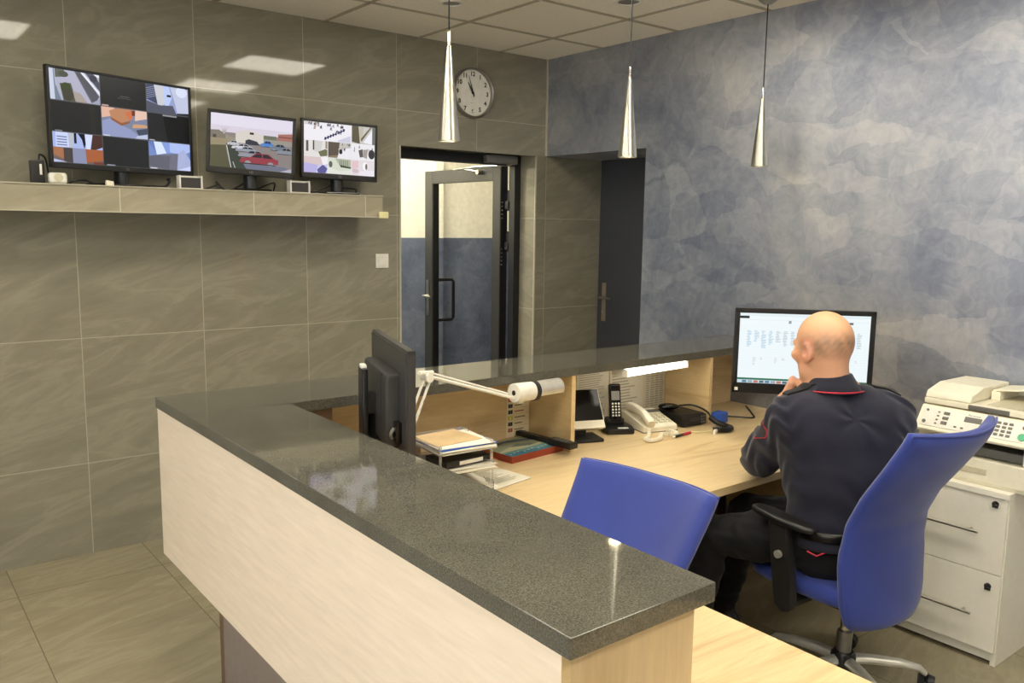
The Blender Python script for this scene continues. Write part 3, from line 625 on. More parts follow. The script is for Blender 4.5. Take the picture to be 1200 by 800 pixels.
# ------------------------------------------------------------------ reception counter
CX0, CX1 = -2.976, -2.655; CY0, CYB, CYF = -3.565, -1.545, -1.88; ZT, ZU = 1.058, 1.024; ZD = .70
ct = thing('countertop', 'polished dark grey granite top of the L-shaped reception counter', 'countertop', (-2.8, -1.9, ZU))
MB().b2((CX0, CY0, ZU), (CX1, CYF-.001, ZT), .0025).build('near_slab', M['granite'], ct, True, True)
m = MB(); m.prism([(CX0, CYF+.0015, ZU), (CX1, CYF+.0015, ZU), (CX1, CYF, ZU), (-.002, CYF, ZU), (-.002, CYB, ZU), (CX0, CYB, ZU)], (0,0,ZT-ZU))
m.build('far_slab', M['granite'], ct, False, True)
rc = thing('reception_counter', 'L-shaped reception counter body in pale wood with overhanging front panel', 'counter', (-2.8, -1.9, 0))
MB().b2((CX0+.004, CY0+.022, .524), (CX0+.022, CYB-.004, ZU-.0005), .001).build('front_panel', M['beech'], rc, world=True)
MB().b2((CX0+.0225, CY0+.022, .524), (-2.68, CY0+.040, ZU-.0005)).build('end_panel', M['beech_shaded'], rc, world=True)
MB().b2((CX0+.004, CY0+.0215, .524), (CX0+.0222, CY0+.0225, ZU-.0005)).build('edge_strip', M['oak'], rc, world=True)
MB().b2((-2.70, CY0+.041, .3), (-2.68, CYF+.0, ZU-.0005)).build('inner_panel', M['beech_shaded'], rc, world=True)
MB().b2((CX0+.0225, CYB-.022, .524), (-.004, CYB-.004, ZU-.0005)).build('rear_panel', M['beech_shaded'], rc, world=True)
MB().b2((-2.68, CYB-.050, ZD+.0005), (-.004, CYB-.0225, ZU-.0005)).build('back_panel', M['oak'], rc, world=True)
MB().b2((-2.68, CYF+.02, ZD+.0005), (-2.50, CYF+.038, ZU-.0005)).build('corner_shade_board', M['brown'], rc, world=True)  # brown board stands in for shade on the end of the back panel
for x in (-1.42, -.53):
    MB().b2((x-.011, CYF+.008, ZD+.0005), (x+.011, CYB-.0505, ZU-.0005), .001).build('divider', M['oak_y'], rc, world=True)
MB().b2((-2.80, -3.50, 0), (-2.705, CYB-.06, .80)).build('plinth', M['grey_plinth'], rc, world=True)
MB().b2((-2.80, CYB-.06, 0), (-.01, CYB-.0225, .66)).build('modesty_panel', M['brown'], rc, world=True)

dk = thing('desk', 'L-shaped pale oak work desk behind the granite counter', 'desk', (-1.5, -2.2, 0))
m = MB(); DF, DXR = -2.552, -2.122
pts = [(-2.679, -4.2, ZD-.03), (DXR, -4.2, ZD-.03), (DXR, DF, ZD-.03), (-.003, DF, ZD-.03), (-.003, CYB-.0505, ZD-.03), (-2.679, CYB-.0505, ZD-.03)]
m.prism(pts, (0,0,.03), .0015); m.build('desktop', M['oak'], dk, world=True)
for a, b in (((-2.6, -4.15, 0), (-2.15, -4.12, ZD-.0305)), ((-.06, -2.5, 0), (-.03, -1.65, ZD-.0305))): MB().b2(a, b).build('side_panel', M['oak_y'], dk, world=True)
MB().b2((-2.2, -1.75, .37), (-.07, -1.73, ZD-.0305)).build('rear_board', M['brown'], dk, world=True)
MB().tube([(-1.75,-1.85,.62),(-1.2,-2.3,.63),(-.7,-2.35,.63)], .02, 8).build('cable_tray', M['black'], dk, True, True)

# strip light under the counter
sl = thing('strip_light', 'lit white strip light fixed under the granite top', 'light', (-.92, -1.84, ZU-.001))
sl.rotation_euler = (0, 0, math.radians(3))
m = MB(); m.prism([(-.21,.045,-.001),(-.21,-.03,-.001),(-.21,-.045,-.02),(-.21,-.03,-.036),(-.21,.03,-.036),(-.21,.045,-.02)], (.42,0,0), .002); m.build('diffuser', M['tube_light'], sl, True)
for q in (-.213, .213): MB().box((q,0,-.018), (.006,.088,.034), .002).build('end_cap', M['white'], sl, True)

# notices pinned on the back panel
def lines(rows, seed, ragged=.3, head=0, cols=1, c=(172,166,150), base=(226,220,200)):
    r = random.Random(seed); P = [(R(0,0,1,1), base)]
    for i in range(rows):
        y = .95-.9*i/rows
        for k in range(cols):
            x0 = .06+.9*k/cols; w = (.88/cols)*(1-r.uniform(0,ragged))
            P.append((R(x0,y-.35/rows,x0+w*.93,y), c if i >= head else (130,124,110)))
    return P
YB = CYB-.0505-.0012
def notice(name, label, x0, x1, z0, z1, polys, cat='paper', group=None, tilt=0.):
    t = thing(name, label, cat, ((x0+x1)/2, YB, z0), 0, group)
    T = Matrix.Translation((x0, YB-.0004, z0)) @ Matrix.Rotation(PI/2, 4, 'X') @ Matrix.Rotation(tilt, 4, 'Z') @ Matrix.Diagonal((x1-x0, z1-z0, 1, 1))
    MB().box((.5,.5,-.0004), (1.0,1.0,.0006), m=T).build('sheet', M['paper'], t, world=True)
    picture('print', polys, T, M['print'], t); return t
ng = 'notices pinned behind the phones'
notice('notice_sheet', 'white printed list pinned behind the small black screen', -1.15, -.945, .73, .985, lines(22, 1), group=ng)
notice('notice_sheet', 'white printed page pinned behind the cordless phone', -.935, -.70, .725, .985, lines(16, 2, .6), group=ng)
notice('notice_sheet', 'white sheet of four printed columns pinned beside the right divider', -.695, -.545, .73, .985, lines(20, 3, .3, 0, 4), group=ng)
tag(centre(MB().b2((-.93,YB-.02,.992), (-.80,YB-.001,1.012), .004).build('clip_bar', M['black'])), 'short black clip above the printed page behind the cordless phone', 'clip')
P = [(R(0,0,1,1), (236,222,186)), (R(.04,.93,.2,.99), (210,120,90)), (R(.3,.92,.75,.97), (120,96,76))]
for i, c in enumerate(((196,74,56),(170,80,60),(210,110,100),(40,36,40),(40,36,40),(200,190,70),(40,34,36),(150,80,60))):
    y = .86-.105*i
    P += [(R(.05,y-.035,.19,y+.03), c), (El(.12,y,.04,.03,8), tuple(min(255,v+50) for v in c)), (R(.25,y-.01,.25+.25+.05*(i % 3),y+.012), (186,110,84) if i in (1,4) else (150,134,108)), (R(.24,y-.048,.74,y-.044), (190,172,136)), (R(.8,y-.03,.95,y+.025), (50,44,44))]
notice('phone_chart', 'cream chart with rows of small coloured icons pinned left of the divider', -1.556, -1.385, .722, .975, P, 'chart')

# ------------------------------------------------------------------ monitor seen from behind, on the near corner of the desk
A, B = Vector((-2.535,-2.445,0)), Vector((-2.378,-1.965,0)); zt, zb = 1.287, .945
t, F, W, Hh = flat_screen('monitor', 'dark monitor seen from behind at the inner corner of the counter', (A.x,A.y,zt), (B.x,B.y,zt), (A.x,A.y,zb), (.014,.014,.022,.014), [(R(0,0,1,1), (118,126,140)), (R(.05,.1,.95,.9), (200,206,214))], .05, .24, ZD, False, M['grey_back'], cat='monitor')
m = MB(); m.box((W*.28,Hh*.52,-.058), (.03,Hh*.5,.02), .004, m=F); m.build('port_cover', M['black_soft'], t, True, True)
m = MB(); m.box((.155*W,Hh*.30,-.034), (.05,.06,.022), .002, m=F); m.build('power_inlet', M['blackgloss'], t, True, True)
m = MB(); m.box((W*.5,Hh*.33,-.100), (.075,.30,.018), .006, m=F); m.box((W*.5,Hh*.45,-.078), (.06,.06,.04), .004, m=F); m.build('stand_column', M['black'], t, True, True)
m = MB(); m.box((W*.5,Hh*.33+.152,-.100), (.035,.012,.016), .002, m=F); m.build('stand_button', M['white'], t, True, True)
m = MB(); m.box((W*.36,.02,-.072), (.012,.04,.004), .001, m=F); m.build('cable_clip', M['white'], t, True, True)
m = MB(); m.tube(curve_pts([F @ Vector((.155*W,Hh*.33,-.045)), F @ Vector((.15*W,Hh*.28,-.055)), F @ Vector((.16*W,Hh*.24,-.05))], 4), .005, 6); m.build('plug', M['alu'], t, True, True)

# ------------------------------------------------------------------ desk lamp
dl = thing('desk_lamp', 'white articulated desk lamp with a silver tube head reaching to the divider', 'lamp', (-2.338,-1.955,ZD))
MB().lathe([(.001,0),(.05,0),(.052,.006),(.02,.012),(.016,.06),(.001,.06)], (0,0,0), 24).build('base', M['white'], dl, True)
pv = Vector((-2.185,-1.95,1.105)); bs = Vector((-2.338,-1.955,ZD+.05)); e2 = Vector((-1.765,-1.95,.975))
m = MB()
for s in (-.014, .014): m.tube([bs+Vector((s,0,0)), pv+Vector((s,0,-.01))], .005, 8)
m.build('lower_arm', M['white'], dl, True, True)
m = MB(); m.tube([pv+Vector((.0,-.008,.005)), e2], .0062, 8); m.tube([pv+Vector((.02,.008,.012)), e2+Vector((-.06,.004,.03))], .004, 8); m.build('upper_arm', M['white'], dl, True, True)
m = MB(); m.cyl(pv+Vector((0,-.022,0)), pv+Vector((0,.022,0)), .016, n=16); m.cyl(pv+Vector((-.04,-.012,.02)), pv+Vector((.03,.012,.012)), .008, n=10); m.build('elbow_joint', M['white'], dl, True, True)
m = MB(); hd = Vector((-1.765,-1.95,1.005)); u = Vector((1,.06,-.03)).normalized()
m.cyl(hd-u*.035, hd+u*.055, .036, n=28); m.cyl(hd+Vector((0,0,-.025)), e2+Vector((0,0,-.012)), .012, n=12); m.build('lamp_cap', M['white'], dl, True, True)
MB().cyl(hd-u*.036, hd-u*.034, .010, n=16).build('vent_hole', M['black'], dl, True, True)
MB().cyl(hd+u*.0555, hd+u*.075, .039, n=28).build('collar_ring', M['black_soft'], dl, True, True)
m = MB(); Fz = frame(hd+u*.0755, u.cross(Vector((0,0,1))), Vector((0,0,1)))
prof = [(.036*math.cos(a), .036*math.sin(a), 0) for a in np.linspace(-.5, PI+.5, 18)]+[(.030*math.cos(a), .030*math.sin(a), 0) for a in np.linspace(PI+.5, -.5, 18)]
m.prism(prof, (0,0,-.125), m=Fz); m.build('reflector', M['alu_light'], dl, True, True)
MB().cyl(hd+u*.08, hd+u*.195, .012, n=14).build('lamp_tube', M['white'], dl, True, True)

# ------------------------------------------------------------------ letter trays and papers
rzt = math.radians(-9)
def local(name, label, cat, x, y, z=ZD, rz=0., group=None): return thing(name, label, cat, (x, y, z), rz, group)
tx, ty = -2.122, -2.035
lt = local('letter_tray', 'clear stacked letter trays on the desk beside the dark monitor', 'tray', tx, ty, rz=math.radians(-4))
for k in range(3):
    z = .03+.072*k; m = MB()
    m.b2((-.125,-.11,z), (.09,.11,z+.003)); m.b2((-.125,-.11,z+.003), (-.122,.11,z+.03)); m.b2((.087,-.11,z+.003), (.09,-.06,z+.03)); m.b2((.087,.06,z+.003), (.09,.11,z+.03)); m.b2((-.125,.107,z+.003), (.09,.11,z+.03))
    m.build('tray_shelf', M['acrylic'], lt)
for x, y in ((-.118,-.103), (.083,-.103), (-.118,.103), (.083,.103)): MB().cyl((x,y,0), (x,y,.205), .005, n=8).build('tray_post', M['acrylic'], lt)
m = MB()
for z in (.045, .117, .189):
    for q in range(5): m.tube([(.091,-.10+.013*q,z-.012), (.098,-.097+.013*q,z), (.091,-.094+.013*q,z+.012)], .0016, 5)
m.build('wire_clips', M['alu'], lt)
tagp = 'papers in the letter trays'
def sheets(label, z, n, dx, dy, rz, w=.215, l=.205, mat='paper', bend=.0):
    o = local('paper_stack', label, 'paper', tx+dx, ty+dy, z, rz+math.radians(-4), tagp)
    m = MB(); rr = random.Random(int(z*997))
    for i in range(n):
        a = rr.uniform(-.06,.06); m.box((rr.uniform(-.006,.006), rr.uniform(-.016,.004), .0015+i*.0022), (w, l, .0016), rz=a)
    m.build('sheets', M[mat], o)
    return o
sheets('thin pile of white papers in the lowest letter tray', ZD+.0335, 5, -.012, .0, .03)
sheets('pile of white papers in the middle letter tray', ZD+.1055, 8, -.01, -.004, -.04)
o = sheets('pile of papers with a blue folder on the top letter tray', ZD+.1775, 5, -.012, -.002, .02)
MB().box((.002,0,.0148), (.225,.212,.0045), .001, rz=.03).build('blue_folder', M['bluebox'], o)
m = MB(); m.box((0,-.004,.0185), (.216,.205,.0018), rz=-.05); m.build('top_sheets', M['paper'], o)
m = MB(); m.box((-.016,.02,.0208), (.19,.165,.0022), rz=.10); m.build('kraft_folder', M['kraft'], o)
o = local('binder', 'black ring binder edge lying on the middle of the letter trays', 'binder', tx-.015, ty-.038, ZD+.127, .06)
MB().box((0,0,.013), (.19,.12,.022), .003).build('cover', M['black'], o, True); MB().box((.01,-.0605,.012), (.1,.002,.013)).build('spine_label', M['white'], o)
o = local('loose_papers', 'loose printed sheets lying on the desk in front of the letter trays', 'paper', -1.905, -1.9, ZD, math.radians(8))
m = MB(); m.box((-.02,-.02,.0012), (.22,.30,.0016), rz=.0); m.box((-.03,-.03,.0032), (.21,.297,.0014), rz=.05); m.build('sheets', M['paper'], o)
picture('print', lines(18, 8, .4, c=(178,170,150), base=(228,222,202)), Matrix.Translation((-.125,-.165,.0043)) @ Matrix.Diagonal((.2,.28,1,1)), M['print'], o, world=False)
tag(centre(MB().box((-2.06,-1.66,ZD+.045), (.05,.03,.09), .006).build('pen_box', M['brown'])), 'small brown box standing behind the letter trays', 'box')

# book + handset on it
bk = local('book', 'thick red edged book with a blue picture cover lying on the desk', 'book', -1.60, -1.738, ZD, math.radians(6))
m = MB(); m.b2((-.15,-.115,0), (.15,.105,.003), .001); m.b2((-.15,.10,.003), (.15,.105,.027)); m.b2((-.15,-.115,.003), (.15,-.113,.0255)); m.b2((-.15,-.115,.0255), (.15,.105,.0285), .001); m.build('cover', M['redbook'], bk)
MB().b2((-.146,-.112,.003), (.146,.1,.0255)).build('pages', M['redbook'], bk)
P = [(R(0,0,1,1), (150,156,130)), (R(0,0,1,.22), (70,130,150)), ([(0,.2),(1,.1),(1,.3),(0,.36)], (108,150,150)), ([(0,.62),(.4,.78),(1,.58),(1,.7),(.45,.92),(0,.74)], (88,98,116)), ([(.2,.42),(.5,.6),(.8,.4),(.6,.36)], (110,120,110)), ([(.1,.95),(.9,.98),(.9,.92),(.1,.86)], (186,184,146)), ([(0,.34),(.3,.5),(.6,.36),(1,.46),(1,.3),(0,.28)], (186,186,150))]
P += [(El(.06+.09*q,.12+.03*(q % 3),.02,.02,7), (196,214,214)) for q in range(11)]
picture('cover_picture', P, Matrix.Translation((-.149,-.114,.0287)) @ Matrix.Diagonal((.298,.218,1,1)), M['print'], bk, world=False)
rm = local('remote_control', 'long black handheld keypad remote lying across the book by the divider', 'remote', -1.478, -1.79, ZD+.0295, math.radians(-84))
MB().box((-.085,0,.011), (.20,.032,.020), .004).build('handle', M['black'], rm, True)
MB().box((.075,0,.013), (.13,.05,.026), .005).build('body', M['black'], rm, True)
m = MB()
for i in range(4):
    for j in range(3): m.box((.04+.022*i,-.014+.014*j,.0268), (.013,.009,.003), .001)
m.build('keys', M['grey_gap'], rm)

# small tilted touch screen
sm = local('touch_display', 'small black touch screen on a stand right behind the divider', 'display', -1.262, -1.765, ZD, math.radians(-20))
m = MB(); m.box((0,.02,.008), (.17,.13,.016), .006); m.build('stand_base', M['black'], sm, True)
m = MB(); m.box((0,.045,.045), (.06,.03,.07), .004); m.build('stand_neck', M['black'], sm, True)
Ft = Matrix.Translation((0,.005,.055)) @ Matrix.Rotation(math.radians(58), 4, 'X')
m = MB(); m.box((0,.09,-.012), (.225,.185,.022), .005, m=Ft); m.build('case', M['cream'], sm, True)
m = MB(); m.box((0,.107,-.0005), (.215,.145,.003), .001, m=Ft); m.build('glass_panel', M['blackgloss'], sm, True)

# cordless phone
cp = local('cordless_phone', 'black cordless phone upright in its charging cradle', 'phone', -1.005, -1.715, ZD, math.radians(-28)); cp.scale = (1.16, 1.16, 1.16)
m = MB(); m.prism([(-.055,-.07,0),(.055,-.07,0),(.062,-.02,0),(.058,.055,0),(-.058,.055,0),(-.062,-.02,0)], (0,0,.022), .006); m.box((0,.028,.034), (.075,.05,.03), .01); m.build('cradle', M['black'], cp, True)
MB().box((.012,-.052,.0225), (.042,.018,.002), .0005).build('cradle_label', M['white'], cp)
Ft = Matrix.Translation((0,.012,.04)) @ Matrix.Rotation(math.radians(-13), 4, 'X')
hset = MB().box((0,0,.07), (.048,.026,.15), .008, 3, m=Ft).build('handset', M['blackgloss'], cp, True)
MB().box((0,-.0135,.097), (.034,.002,.036), .0005, m=Ft).build('display_window', M['alu'], hset)
m = MB()
for i in range(5):
    for j in range(3): m.box((-.0125+.0125*j,-.0135,.018+.0118*i), (.0075,.002,.007), .0007, m=Ft)
m.build('keypad', M['white'], hset)
tag(centre(MB().tube(curve_pts([(-1.085,-1.66,ZD+.012),(-1.105,-1.645,ZD+.05),(-1.092,-1.635,ZD+.075),(-1.075,-1.63,ZD+.05),(-1.06,-1.622,ZD+.006),(-1.0,-1.612,ZD+.006)], 8), .0035, 7).build('phone_cable', M['black'], None, True)), 'thin black cable looping behind the cordless phone cradle', 'cable')

# corded phone
ph = local('desk_phone', 'cream corded desk phone with its handset on the left side', 'phone', -.83, -1.745, ZD, math.radians(-15))
m = MB(); m.prism([(-.085,-.11,0),(-.085,.11,0),(-.085,.11,.062),(-.085,.075,.066),(-.085,-.105,.03),(-.085,-.11,.024)], (.18,0,0), .004); m.build('phone_body', M['cream'], ph, True)
sl_ = math.atan2(.036, .18); Ft = Matrix.Translation((0,-.105,.030)) @ Matrix.Rotation(sl_, 4, 'X')
m = MB()
for i in range(5):
    for j in range(4): m.box((.0+.026*j, .03+.022*i, .002), (.018,.012,.005), .001, m=Ft)
m.build('keypad', M['cream_dk'], ph)
MB().box((.045,.158,.001), (.10,.03,.003), .001, m=Ft).build('display_strip', M['grey_gap'], ph)
m = MB(); pts = [Ft @ Vector((-.052, y, z)) for y, z in ((-.012,.014),(.012,.022),(.05,.034),(.09,.037),(.13,.034),(.17,.024),(.195,.014))]
m.tube(pts, [.018,.022,.0195,.0185,.0195,.022,.018], 12, flat=1.35); m.build('handset', M['cream'], ph, True)
MB().b2((-.088,-.11,.0), (.098,.108,.004)).build('underside', M['grey_gap'], ph)
def coil(path, r, turns, wr, name, mat, parent):
    base = curve_pts(path, 24); N = turns*9; out = []
    L = len(base)-1; up = Vector((0,0,1))
    for i in range(N+1):
        f = i/N*L; k = min(int(f), L-1); p = base[k].lerp(base[k+1], f-k); t = (base[k+1]-base[k]).normalized()
        a = up-t*up.dot(t); a = a.normalized() if a.length > 1e-4 else t.orthogonal().normalized(); b = t.cross(a); th = 2*PI*turns*i/N
        out.append(p+(a*math.cos(th)+b*math.sin(th))*r)
    return MB().tube(out, wr, 5).build(name, mat, parent, True, True)
zc_ = ZD+.0105
coil([(-.925,-1.845,zc_+.01),(-.985,-1.90,zc_),(-1.04,-1.93,zc_),(-1.035,-1.965,zc_),(-.97,-1.955,zc_),(-.925,-1.92,zc_+.004),(-.87,-1.95,zc_),(-.835,-1.925,zc_),(-.85,-1.885,zc_+.004)], .007, 62, .0027, 'handset_cord', M['cream'], ph)
t = local('marker_pen', 'black and red marker pen lying beside the coiled cream cord', 'pen', -.835, -1.962, ZD+.0062, math.radians(5))
MB().cyl((-.055,0,0), (.005,0,0), .006, n=14).build('barrel', M['black'], t, True); MB().cyl((.005,0,0), (.065,0,0), .0064, n=14).build('red_cap', M['red'], t, True); MB().cyl((-.07,0,0), (-.055,0,0), .003, .006, n=14).build('tip', M['cream'], t, True)

# two-way radio set
rd = local('radio_set', 'black desktop radio transceiver beside the right divider', 'radio', -.63, -1.775, ZD, math.radians(-6))
MB().box((0,0,.031), (.15,.17,.054), .005).build('case', M['black'], rd, True)
MB().box((0,-.092,.031), (.146,.016,.05), .004).build('front_panel', M['black_soft'], rd, True)
m = MB(); m.cyl((-.062,-.1,.036), (-.062,-.115,.036), .014, n=20); m.build('volume_knob', M['black_soft'], rd, True)
m = MB(); m.box((-.0,-.1005,.036), (.06,.002,.02), .0005); m.build('display_window', M['grey_back'], rd)
m = MB()
for i in range(2):
    for j in range(3): m.box((.043+.016*i,-.101,.018+.014*j), (.011,.003,.008), .001)
m.build('buttons', M['grey_gap'], rd)
mc = local('hand_microphone', 'black hand microphone resting on top of the radio set', 'microphone', -.665, -1.73, ZD+.0585, math.radians(-30))
m = MB(); m.sph((0,0,.016), (.052,.03,.016), 20); m.build('housing', M['blackgloss'], mc, True); MB().box((-.005,-.02,.026), (.03,.012,.004), .001, m=Matrix()).build('badge', M['grey_gap'], mc)
MB().tube(curve_pts([(-.615,-1.75,ZD+.076),(-.57,-1.785,ZD+.080),(-.555,-1.83,ZD+.074),(-.553,-1.876,ZD+.060),(-.565,-1.905,ZD+.045)], 8), .0045, 8).build('lead', M['black'], mc, True, True)
coil([(-.565,-1.905,ZD+.040),(-.56,-1.945,ZD+.022),(-.555,-1.99,ZD+.0145),(-.57,-2.03,ZD+.0145),(-.62,-2.04,ZD+.0145),(-.67,-2.005,ZD+.0145)], .0105, 46, .0032, 'microphone_cord', M['black'], mc)
tag(centre(MB().tube(curve_pts([(-.76,-1.935,ZD+.004),(-.73,-1.965,ZD+.004),(-.69,-1.98,ZD+.004),(-.66,-1.985,ZD+.004)], 6), .003, 6).build('label_string', M['yellowish'], None, True)), 'pale string lying between the marker pen and the coiled black cord', 'string')
tag(centre(MB().box((-.685,-2.03,ZD+.012), (.026,.012,.022), .002, rz=.3).build('cord_tag', M['white'])), 'small white tag at the end of the coiled black cord', 'tag')
tag(centre(MB().box((-.47,-1.885,ZD+.026), (.07,.06,.052), .008, rz=.2).build('small_box', M['bluebox'], None, True)), 'small blue box on the desk right of the right divider', 'box')
tag(centre(MB().tube(curve_pts([(-.36,-1.80,ZD+.004),(-.31,-1.88,ZD+.004),(-.26,-1.93,ZD+.004),(-.2,-1.88,ZD+.004),(-.12,-1.80,ZD+.005),(-.06,-1.74,ZD+.004)], 8), .004, 7).build('power_cable', M['black'], None, True)), 'black cable lying on the desk behind the lit spreadsheet monitor', 'cable')

# ------------------------------------------------------------------ the man's monitor
def sheet_screen():
    r = random.Random(5); P = [(R(0,0,1,1), (240,249,252)), (R(0,.955,1,1), (230,242,245)), (R(0,.92,.075,.955), (44,52,52))]
    P += [(R(.0,.90,1,.903), (214,226,232)), (R(.38,.86,.40,.90), (150,160,170)), (R(.5,.875,.62,.885), (150,160,170)), (R(.84,.87,.87,.9), (90,110,120))]
    for i in range(22): P.append((R(0,.10+.035*i,1,.1015+.035*i), (226,236,240)))
    for k in range(16):
        x = .06+.056*k; n = r.randint(9,14)
        for i in range(n):
            y = .74-.018*i
            P.append((R(x+r.uniform(0,.008),y,x+r.uniform(.02,.042),y+.009), (176,206,226) if k < 4 else (186,200,210)))
        if r.random() < .7:
            for i in range(r.randint(2,6)): P.append((R(x,.36-.02*i,x+r.uniform(.01,.03),.368-.02*i), (200,206,216)))
    P += [(R(0,.048,1,.075), (52,116,88)), (R(0,0,1,.048), (206,222,230))]
    for q in range(14): P.append((R(.04+.045*q,.008,.075+.045*q,.04), [(90,130,160),(150,170,180),(200,120,100),(90,110,120)][q % 4]))
    return P
A = Vector((-.795,-2.19,0)); B = Vector((-.417,-2.612,0)); zt, zb = 1.300, .935
t, F, W, Hh = flat_screen('monitor', 'large black monitor with a white spreadsheet in front of the seated man', (A.x,A.y,zt), (B.x,B.y,zt), (A.x,A.y,zb), (.021,.021,.045,.021), sheet_screen(), .045, .26, ZD, False, cat='monitor', foot_off=.075)
m = MB(); m.box((.018,.018,.0004), (.014,.014,.001), m=F); m.build('white_sticker', M['white'], t, world=True)

# ------------------------------------------------------------------ white drawer cabinet and printer
KX, KY0, KY1, KZ = -.453, -3.185, -2.76, .68
kb = thing('drawer_cabinet', 'white two drawer cabinet standing against the blue wall', 'cabinet', (-.23, -2.97, 0))
m = MB(); m.b2((KX+.018, KY0, .0), (-.004, KY0+.018, KZ-.022)); m.b2((KX+.018, KY1-.018, 0), (-.004, KY1, KZ-.022)); m.b2((KX+.03, KY0+.018, .055), (-.004, KY1-.018, KZ-.022)); m.b2((KX+.03, KY0+.018, .012), (KX+.045, KY1-.018, .055))
m.build('carcass', M['cab'], kb, world=True)
MB().b2((KX-.006, KY0-.004, KZ-.022), (-.003, KY1+.004, KZ), .0015).build('top_board', M['cab'], kb, world=True)
for z0, z1, zl in ((.058, .3605, .313), (.3635, KZ-.024, .632)):
    dr = MB().b2((KX, KY0+.003, z0), (KX+.0175, KY1-.003, z1), .001).build('drawer', M['cab'], kb, world=True)
    zh = (z0+z1)/2+.01 if z0 < .2 else .518; zh = .197 if z0 < .2 else .518
    m = MB(); m.cyl((KX-.03, -3.10, zh), (KX-.03, -2.845, zh), .0055, n=12)
    for y in (-3.065, -2.88): m.cyl((KX, y, zh), (KX-.03, y, zh), .0045, n=10)
    m.build('handle', M['steel'], dr, True, True)
    m = MB(); m.cyl((KX, KY0+.043, zl), (KX-.006, KY0+.043, zl), .012, n=18); m.box((KX-.015, KY0+.043, zl+.003), (.02,.008,.018), .003); m.box((KX-.022, KY0+.036, zl-.002), (.008,.022,.012), .003); m.build('lock', M['black_soft'], dr, True, True)

pr = thing('printer', 'cream multifunction printer with document feeder on the white cabinet', 'printer', (-.23, -3.03, KZ))
PX0, PX1, PY0, PY1 = -.425, -.03, -3.26, -2.815
m = MB(); m.b2((PX0+.01, PY0+.005, KZ+.0005), (PX1, PY1-.005, KZ+.012)); m.b2((PX0, PY0, KZ+.012), (PX1, PY1, KZ+.10), .006); m.build('paper_cassette', M['cream'], pr, True, True)
m = MB(); m.box((PX0-.001, (PY0+PY1)/2, KZ+.055), (.004, .10, .022), .001); m.build('cassette_grip', M['cream_dk'], pr, True, True)
m = MB()
m.b2((PX0+.02, PY1-.06, KZ+.1005), (PX1, PY1, KZ+.222), .004); m.b2((PX0+.02, PY0, KZ+.1005), (PX1, PY0+.06, KZ+.222), .004); m.b2((PX0+.17, PY0+.06, KZ+.1005), (PX1, PY1-.06, KZ+.222)); m.b2((PX0+.05, PY0+.06, KZ+.20), (PX0+.17, PY1-.06, KZ+.222))
m.build('body', M['cream'], pr, True, True)
MB().b2((PX0+.03, PY0+.062, KZ+.105), (PX0+.168, PY1-.062, KZ+.14), .004).build('output_tray', M['grey_gap'], pr, True, True)
MB().b2((PX0+.15, PY0+.062, KZ+.142), (PX0+.169, PY1-.062, KZ+.198)).build('output_slot', M['black_soft'], pr, True, True)
Zp = KZ+.2225
m = MB(); m.prism([(PX0-.02, PY0, Zp-.05), (PX0-.025, PY0, Zp-.04), (PX0+.035, PY0, Zp+0.0446), (PX1, PY0, Zp+0.0490), (PX1, PY0, Zp), (PX0+.03, PY0, Zp), (PX0+.015, PY0, Zp-.05)], (0, PY1-PY0, 0), .003); m.build('scanner_body', M['cream'], pr, True, True)
# sloping control panel frame: u to the right (towards -y), v up the slope
pe = Vector((PX0-.025, PY1, Zp-.04)); pu = Vector((0,-1,0)); pvv = Vector((.06,0,.0846)); pl = pvv.length
Fp = frame(pe, pu, pvv)
m = MB(); m.box((.215,pl*.53,.0012), (.40,pl*.78,.003), .001, m=Fp); m.build('control_panel', M['white'], pr, True, True)
m = MB(); m.box((.205,pl*.66,.0035), (.062,.022,.003), .001, m=Fp); m.build('display_window', M['grey_gap'], pr, True, True)
text('brand_lettering', 'Panasonic', .0115, Fp @ Matrix.Translation((.205,pl*.84,.0032)), M['grey_gap'], pr, .0002)
m = MB()
for i in range(4):
    for j in range(3): m.box((.295+.021*j,pl*(.3+.155*i),.004), (.014,.0095,.004), .001, m=Fp)
m.build('number_keypad', M['grey_gap'], pr, True, True)
for i in range(3): MB().box((.105,pl*(.35+.2*i),.004), (.022,.012,.004), .001, m=Fp).build('function_button', M['grey_gap'], pr, True, True)
for i in range(4): MB().box((.075,pl*(.28+.16*i),.0035), (.008,.005,.003), .0005, m=Fp).build('indicator_light', M['grey_gap'], pr, True, True)
for i in range(2): MB().box((.15+.025*i,pl*.28,.0035), (.01,.006,.003), .0005, m=Fp).build('menu_button', M['grey_gap'], pr, True, True)
m = MB(); m.cyl(Fp @ Vector((.03,pl*.3,.002)), Fp @ Vector((.03,pl*.3,.006)), .007, n=16); m.cyl(Fp @ Vector((.03,pl*.78,.002)), Fp @ Vector((.03,pl*.78,.005)), .005, n=16); m.build('round_buttons', M['grey_gap'], pr, True, True)
m = MB(); m.cyl(Fp @ Vector((.385,pl*.35,.002)), Fp @ Vector((.385,pl*.35,.007)), .014, n=24); m.build('start_button', M['green'], pr, True, True)
m = MB(); m.cyl(Fp @ Vector((.385,pl*.72,.002)), Fp @ Vector((.385,pl*.72,.006)), .009, n=20); m.build('stop_button', M['redbook'], pr, True, True)
m = MB(); m.b2((PX0+.04, PY0, Zp+0.0504), (PX1, PY1-.002, Zp+0.0734), .005); m.build('scanner_lid', M['cream'], pr, True, True)
m = MB(); m.box((PX0+.045, -3.06, Zp+0.0612), (.012,.15,.02), .003); m.build('lid_grip', M['alu'], pr, True, True)
